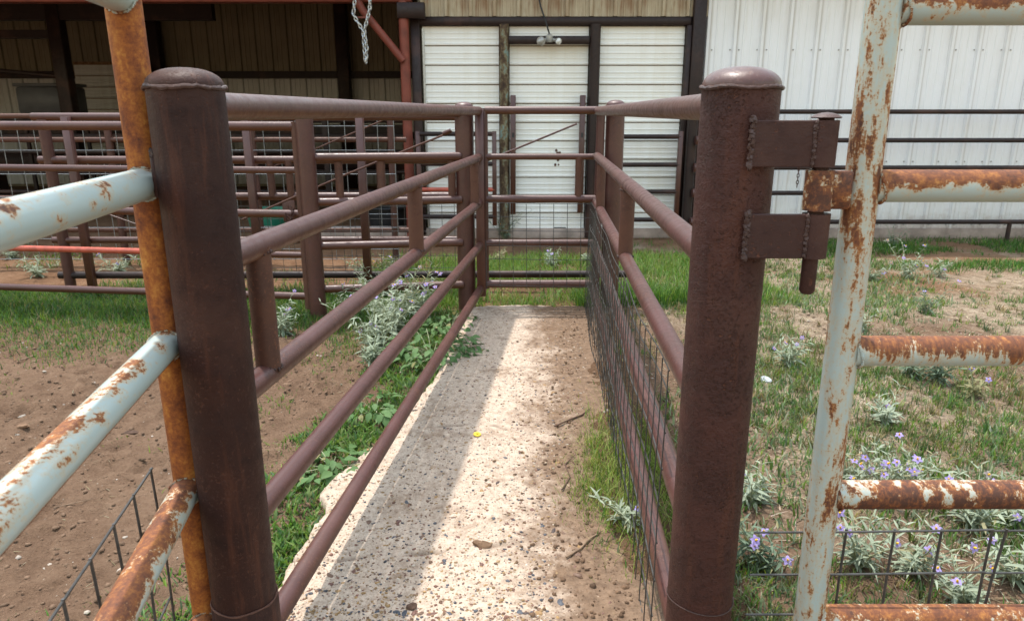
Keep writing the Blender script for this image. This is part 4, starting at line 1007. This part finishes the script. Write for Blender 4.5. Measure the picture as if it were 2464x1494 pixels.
def nightshade(label, px, py, hgt, nst, nfl, near=False, spread=.8, fs=.017, ll=(.05, .085), dark=False, group='silver leaved weeds with purple flowers', loc=None):
    x, y = loc if loc else at(px, py, .0)
    z = float(height(x, y)); rr = random.Random(int(px * 7 + py))
    root = thing('nightshade_plant' if nfl else 'silver_weed', label, 'plant', (x, y, z), group)
    sb = MB(); leaves = []; tips = []; lf_ = rr.uniform(.75, 1.15); ll = (ll[0] * lf_, ll[1] * lf_)
    for s_ in range(nst):
        az = rr.uniform(0, 6.283); h = hgt * rr.uniform(.4, 1.2); out = spread * h * rr.uniform(.15, 1.0)
        P = []
        for i in range(6):
            t = i / 5
            P.append(Vector((math.cos(az) * out * t ** 1.3 + rr.uniform(-.006, .006), math.sin(az) * out * t ** 1.3 + rr.uniform(-.006, .006), h * t * (1 - .12 * t) - .01)))
        sb.tube([root.location + p for p in P], [.0028, .0026, .0024, .002, .0016, .001], 5)
        nl = rr.randint(14, 19)
        for q in range(nl):
            t = .12 + .88 * q / (nl - 1); i = min(4, int(t * 5)); p = P[i].lerp(P[i + 1], t * 5 - i)
            a2 = q * 2.4 + rr.uniform(-.5, .5); L = rr.uniform(*ll) * (1.1 - .5 * t) * (1.0 if t < .97 else .7)
            leaves.append((p, (rr.uniform(-.7, .7), -rr.uniform(-.4, .9) - .25 * t, a2), L))
        tips.append((P[5], az)); tips.append((P[4], az + 1))
    sb.build('stem', M['stem'], root, None)
    bank = LEAF_D if dark else LEAF_S
    if near:
        for p, r_, L in leaves: link('leaf', rr.choice(bank), root, p, r_, L)
    else:
        V = []; Fs = []; 
        for p, r_, L in leaves:
            me = rr.choice(LEAVES); mt = Matrix.LocRotScale(p, __import__('mathutils').Euler(r_), Vector((L,) * 3)); o_ = len(V)
            V += [mt @ v.co for v in me.vertices]; Fs += [tuple(o_ + i for i in f_.vertices) for f_ in me.polygons]
        me = bpy.data.meshes.new('leaves'); me.from_pydata([tuple(v) for v in V], [], Fs); me.shade_smooth(); me.materials.append(M['silver_dark' if dark else 'silver'])
        o = link('leaves', me, root); o['kind'] = 'stuff'
    rr.shuffle(tips)
    for q in range(nfl):
        p, az = tips[q % len(tips)]
        off = Vector((rr.uniform(-.02, .02), rr.uniform(-.02, .02), rr.uniform(.004, .022)))
        fo = link('flower', PETAL, root, p + off, (rr.uniform(.2, 1.1), rr.uniform(-.5, .5), rr.uniform(-.9, .9)), fs * rr.uniform(.85, 1.15))
        WL[fo.name] = Vector((0, 0, 0)); link('stamen', STAMEN, fo)
    return root
# left of the slab
nightshade('tall silver plant behind the second left rail, beside the thick back post', 846, 752, .30, 6, 2)
nightshade('silver plant with many purple flowers under the left chute rails, leftmost of that clump', 905, 838, .42, 20, 9, False, .9, .018, (.06, .10))
nightshade('largest silver flowering plant in the clump under the left chute rails', 950, 800, .48, 26, 13, False, .9, .018, (.06, .10))
nightshade('silver flowering plant nearest the far left chute post', 1010, 765, .45, 20, 6, False, .9, .018, (.06, .10))
nightshade('silver plant with its flower raised against the lowest far rail', 985, 740, .42, 10, 4)
nightshade('silver plant with purple flowers just right of the short near spacer pipe', 680, 800, .28, 11, 6)
nightshade('low pale silver weed at the front of the clump left of the slab', 900, 880, .22, 16, 0, False, 1.0, .017, (.06, .10))
nightshade('silver plant at the back left of the clump, above the third left rail', 925, 720, .36, 13, 4, False, .8, .018, (.06, .1))
# right yard, near
R_ = [('silver plant with four flowers right behind the mesh of the right gate', 2060, 1395, 0.23, 12, 6, 0), ('silver plant with a single bright flower behind the middle of the gate mesh', 2185, 1400, 0.22, 12, 3, 0),
      ('low silver plant with a flower just above the bottom right blue rail', 2325, 1490, 0.17, 11, 3, 0), ('silver plant with flowers behind the doubled mesh wire', 2430, 1430, 0.22, 11, 4, 0),
      ('dense silver plant with purple flowers above the dark rusty rail, beside the blue gate post', 2035, 1200, 0.22, 13, 6, 0), ('wide silver plant with the most purple flowers, above the dark rusty rail', 2120, 1220, 0.22, 14, 8, 0),
      ('silver plant with flowers above the dark rusty rail, third from the blue gate post', 2215, 1235, 0.20, 13, 6, 0), ('silver plant with one flower under the dark rusty rail', 2330, 1300, 0.20, 12, 4, 0),
      ('leaning silver plant with few flowers below the rail at the right edge', 2440, 1290, 0.20, 12, 4, 0), ('grey green plant between the brown post and the blue gate post, with two flowers', 1835, 1395, 0.20, 11, 5, 1)]
for lb, px, py, h, ns, nf, dk in R_: nightshade(lb, px, py, h, ns, nf, True, 1.0, .0165, (.040, .080), bool(dk))
nightshade('slender silver plant peeping from behind the right edge of the brown post', 1808, 1240, .22, 6, 3, False, .8, .014)
nightshade('silver sprig poking through the wire mesh inside the chute', 1462, 1190, .19, 6, 1, True, .9, .016, (.045, .07), loc=(.40, 2.20))
nightshade('silver plant with small flowers right of the brown post, near the plastic scrap', 1895, 900, .20, 7, 4, False, .8, .014)
nightshade('silver plant with flowers beside the blue gate post at mid height', 2065, 812, .22, 7, 4, False, .8, .015)
nightshade('green grey plant with purple flowers under the banded rusty rail', 2250, 940, .24, 9, 4, False, .9, .015, dark=True)
nightshade('small plant with two purple flowers right of the centre of the yard', 2335, 975, .16, 5, 2, False, .8, .016, dark=True)
nightshade('pale silver weed with one flower in the middle of the right yard', 2125, 1040, .15, 6, 1, False, 1.0, .015)
nightshade('green weed left of the dark rail end, in the dry grass', 2190, 925, .20, 7, 0, False, 1.0, dark=True)
nightshade('grey weed below the first rusty rail, right of the blue post', 2225, 770, .22, 6, 2, False, .8, .014, dark=True)
# right yard, far
nightshade('tallest pale weed on the bare strip before the white wall', 2180, 668, .32, 9, 6, False, .9, .02)
nightshade('round pale weed left of the tallest one by the white wall', 2098, 672, .20, 8, 2, False, 1.0, .02)
nightshade('small pale weed right of the tallest one by the white wall', 2258, 664, .20, 6, 2, False, 1.0, .02)
nightshade('pale weed seen between the hinge pin and the brown post', 1952, 660, .20, 7, 0, False, 1.0)
nightshade('dark weed against the footing of the white wall', 2148, 590, .24, 7, 0, False, .8, dark=True)
# centre and left, far
nightshade('bushy grey weed at the foot of the mottled door post', 1212, 572, .36, 13, 2, False, .9, .02, (.06, .1), True)
nightshade('pale weed in the middle of the grass seen through the gate mesh', 1325, 640, .22, 9, 2, False, .9, .02)
nightshade('pale weed at the right of the gate mesh', 1412, 632, .20, 7, 0, False, .9)
nightshade('pale weed at the left of the gate mesh', 1195, 628, .16, 6, 0, False, .9)
for q, (lb, a_, c_) in enumerate((('pale weed behind the third left rail, in front of the shed', 935, 640), ('pale weed with flowers behind the thick back post', 868, 650), ('broad pale weed just left of the rusted gate post, behind the red rail', 285, 650), ('low pale weed on the far dirt at the left edge, nearest the red rail', 30, 610), ('pale weed beside the round post of the back fence', 90, 655), ('pale weed at the foot of the shed dirt, top left', 60, 585))):
    nightshade(lb, a_, c_ + 8, .16 + .03 * (q % 3), 9, 2 if q in (1, 2) else 0, False, 1.3, .02, (.06, .1))
# broad leaved weed creeping onto the slab
def broadleaf(label, px, py, hgt, n, rad, seed):
    x, y = at(px, py); z = float(height(x, y)); rr = random.Random(seed)
    root = thing('broadleaf_weed', label, 'plant', (x, y, z), 'broad leaved green weeds')
    sb = MB()
    me_ = leaf_geo(1, .62, .25, .2).mesh('leaf', sharp=None); me_.shade_smooth(); me_.materials.append(M['broad'])
    for q in range(n):
        az = rr.uniform(0, 6.28); d = rad * math.sqrt(rr.random()); h = hgt * (1 - .55 * (d / rad)) * rr.uniform(.25, 1.05)
        p = Vector((math.cos(az) * d, math.sin(az) * d, h))
        if q % 6 == 0: sb.tube([root.location + Vector((0, 0, -.01)), root.location + p * .55 + Vector((0, 0, h * .2)), root.location + p], .0022, 5)
        link('leaf', me_, root, p, (rr.uniform(-.4, .4), rr.uniform(-.2, .7), az + rr.uniform(-1, 1)), rr.uniform(.035, .065))
    sb.build('stem', M['stem'], root, None)
broadleaf('large broad leaved green weed spilling over the slab edge', 1040, 860, .24, 190, .27, 1)
broadleaf('low broad leaved creeper lying on the slab beside the lowest left rail', 1112, 850, .10, 70, .18, 2)
broadleaf('bright green broad leaved weed at the foot of the far left chute post', 1085, 790, .15, 80, .20, 3)
broadleaf('small broad leaved weed on the slab edge halfway along the lowest left rail', 905, 985, .09, 60, .16, 4)
broadleaf('broad leaved weed hugging the slab left edge, nearer the viewer', 800, 1130, .08, 60, .15, 5)
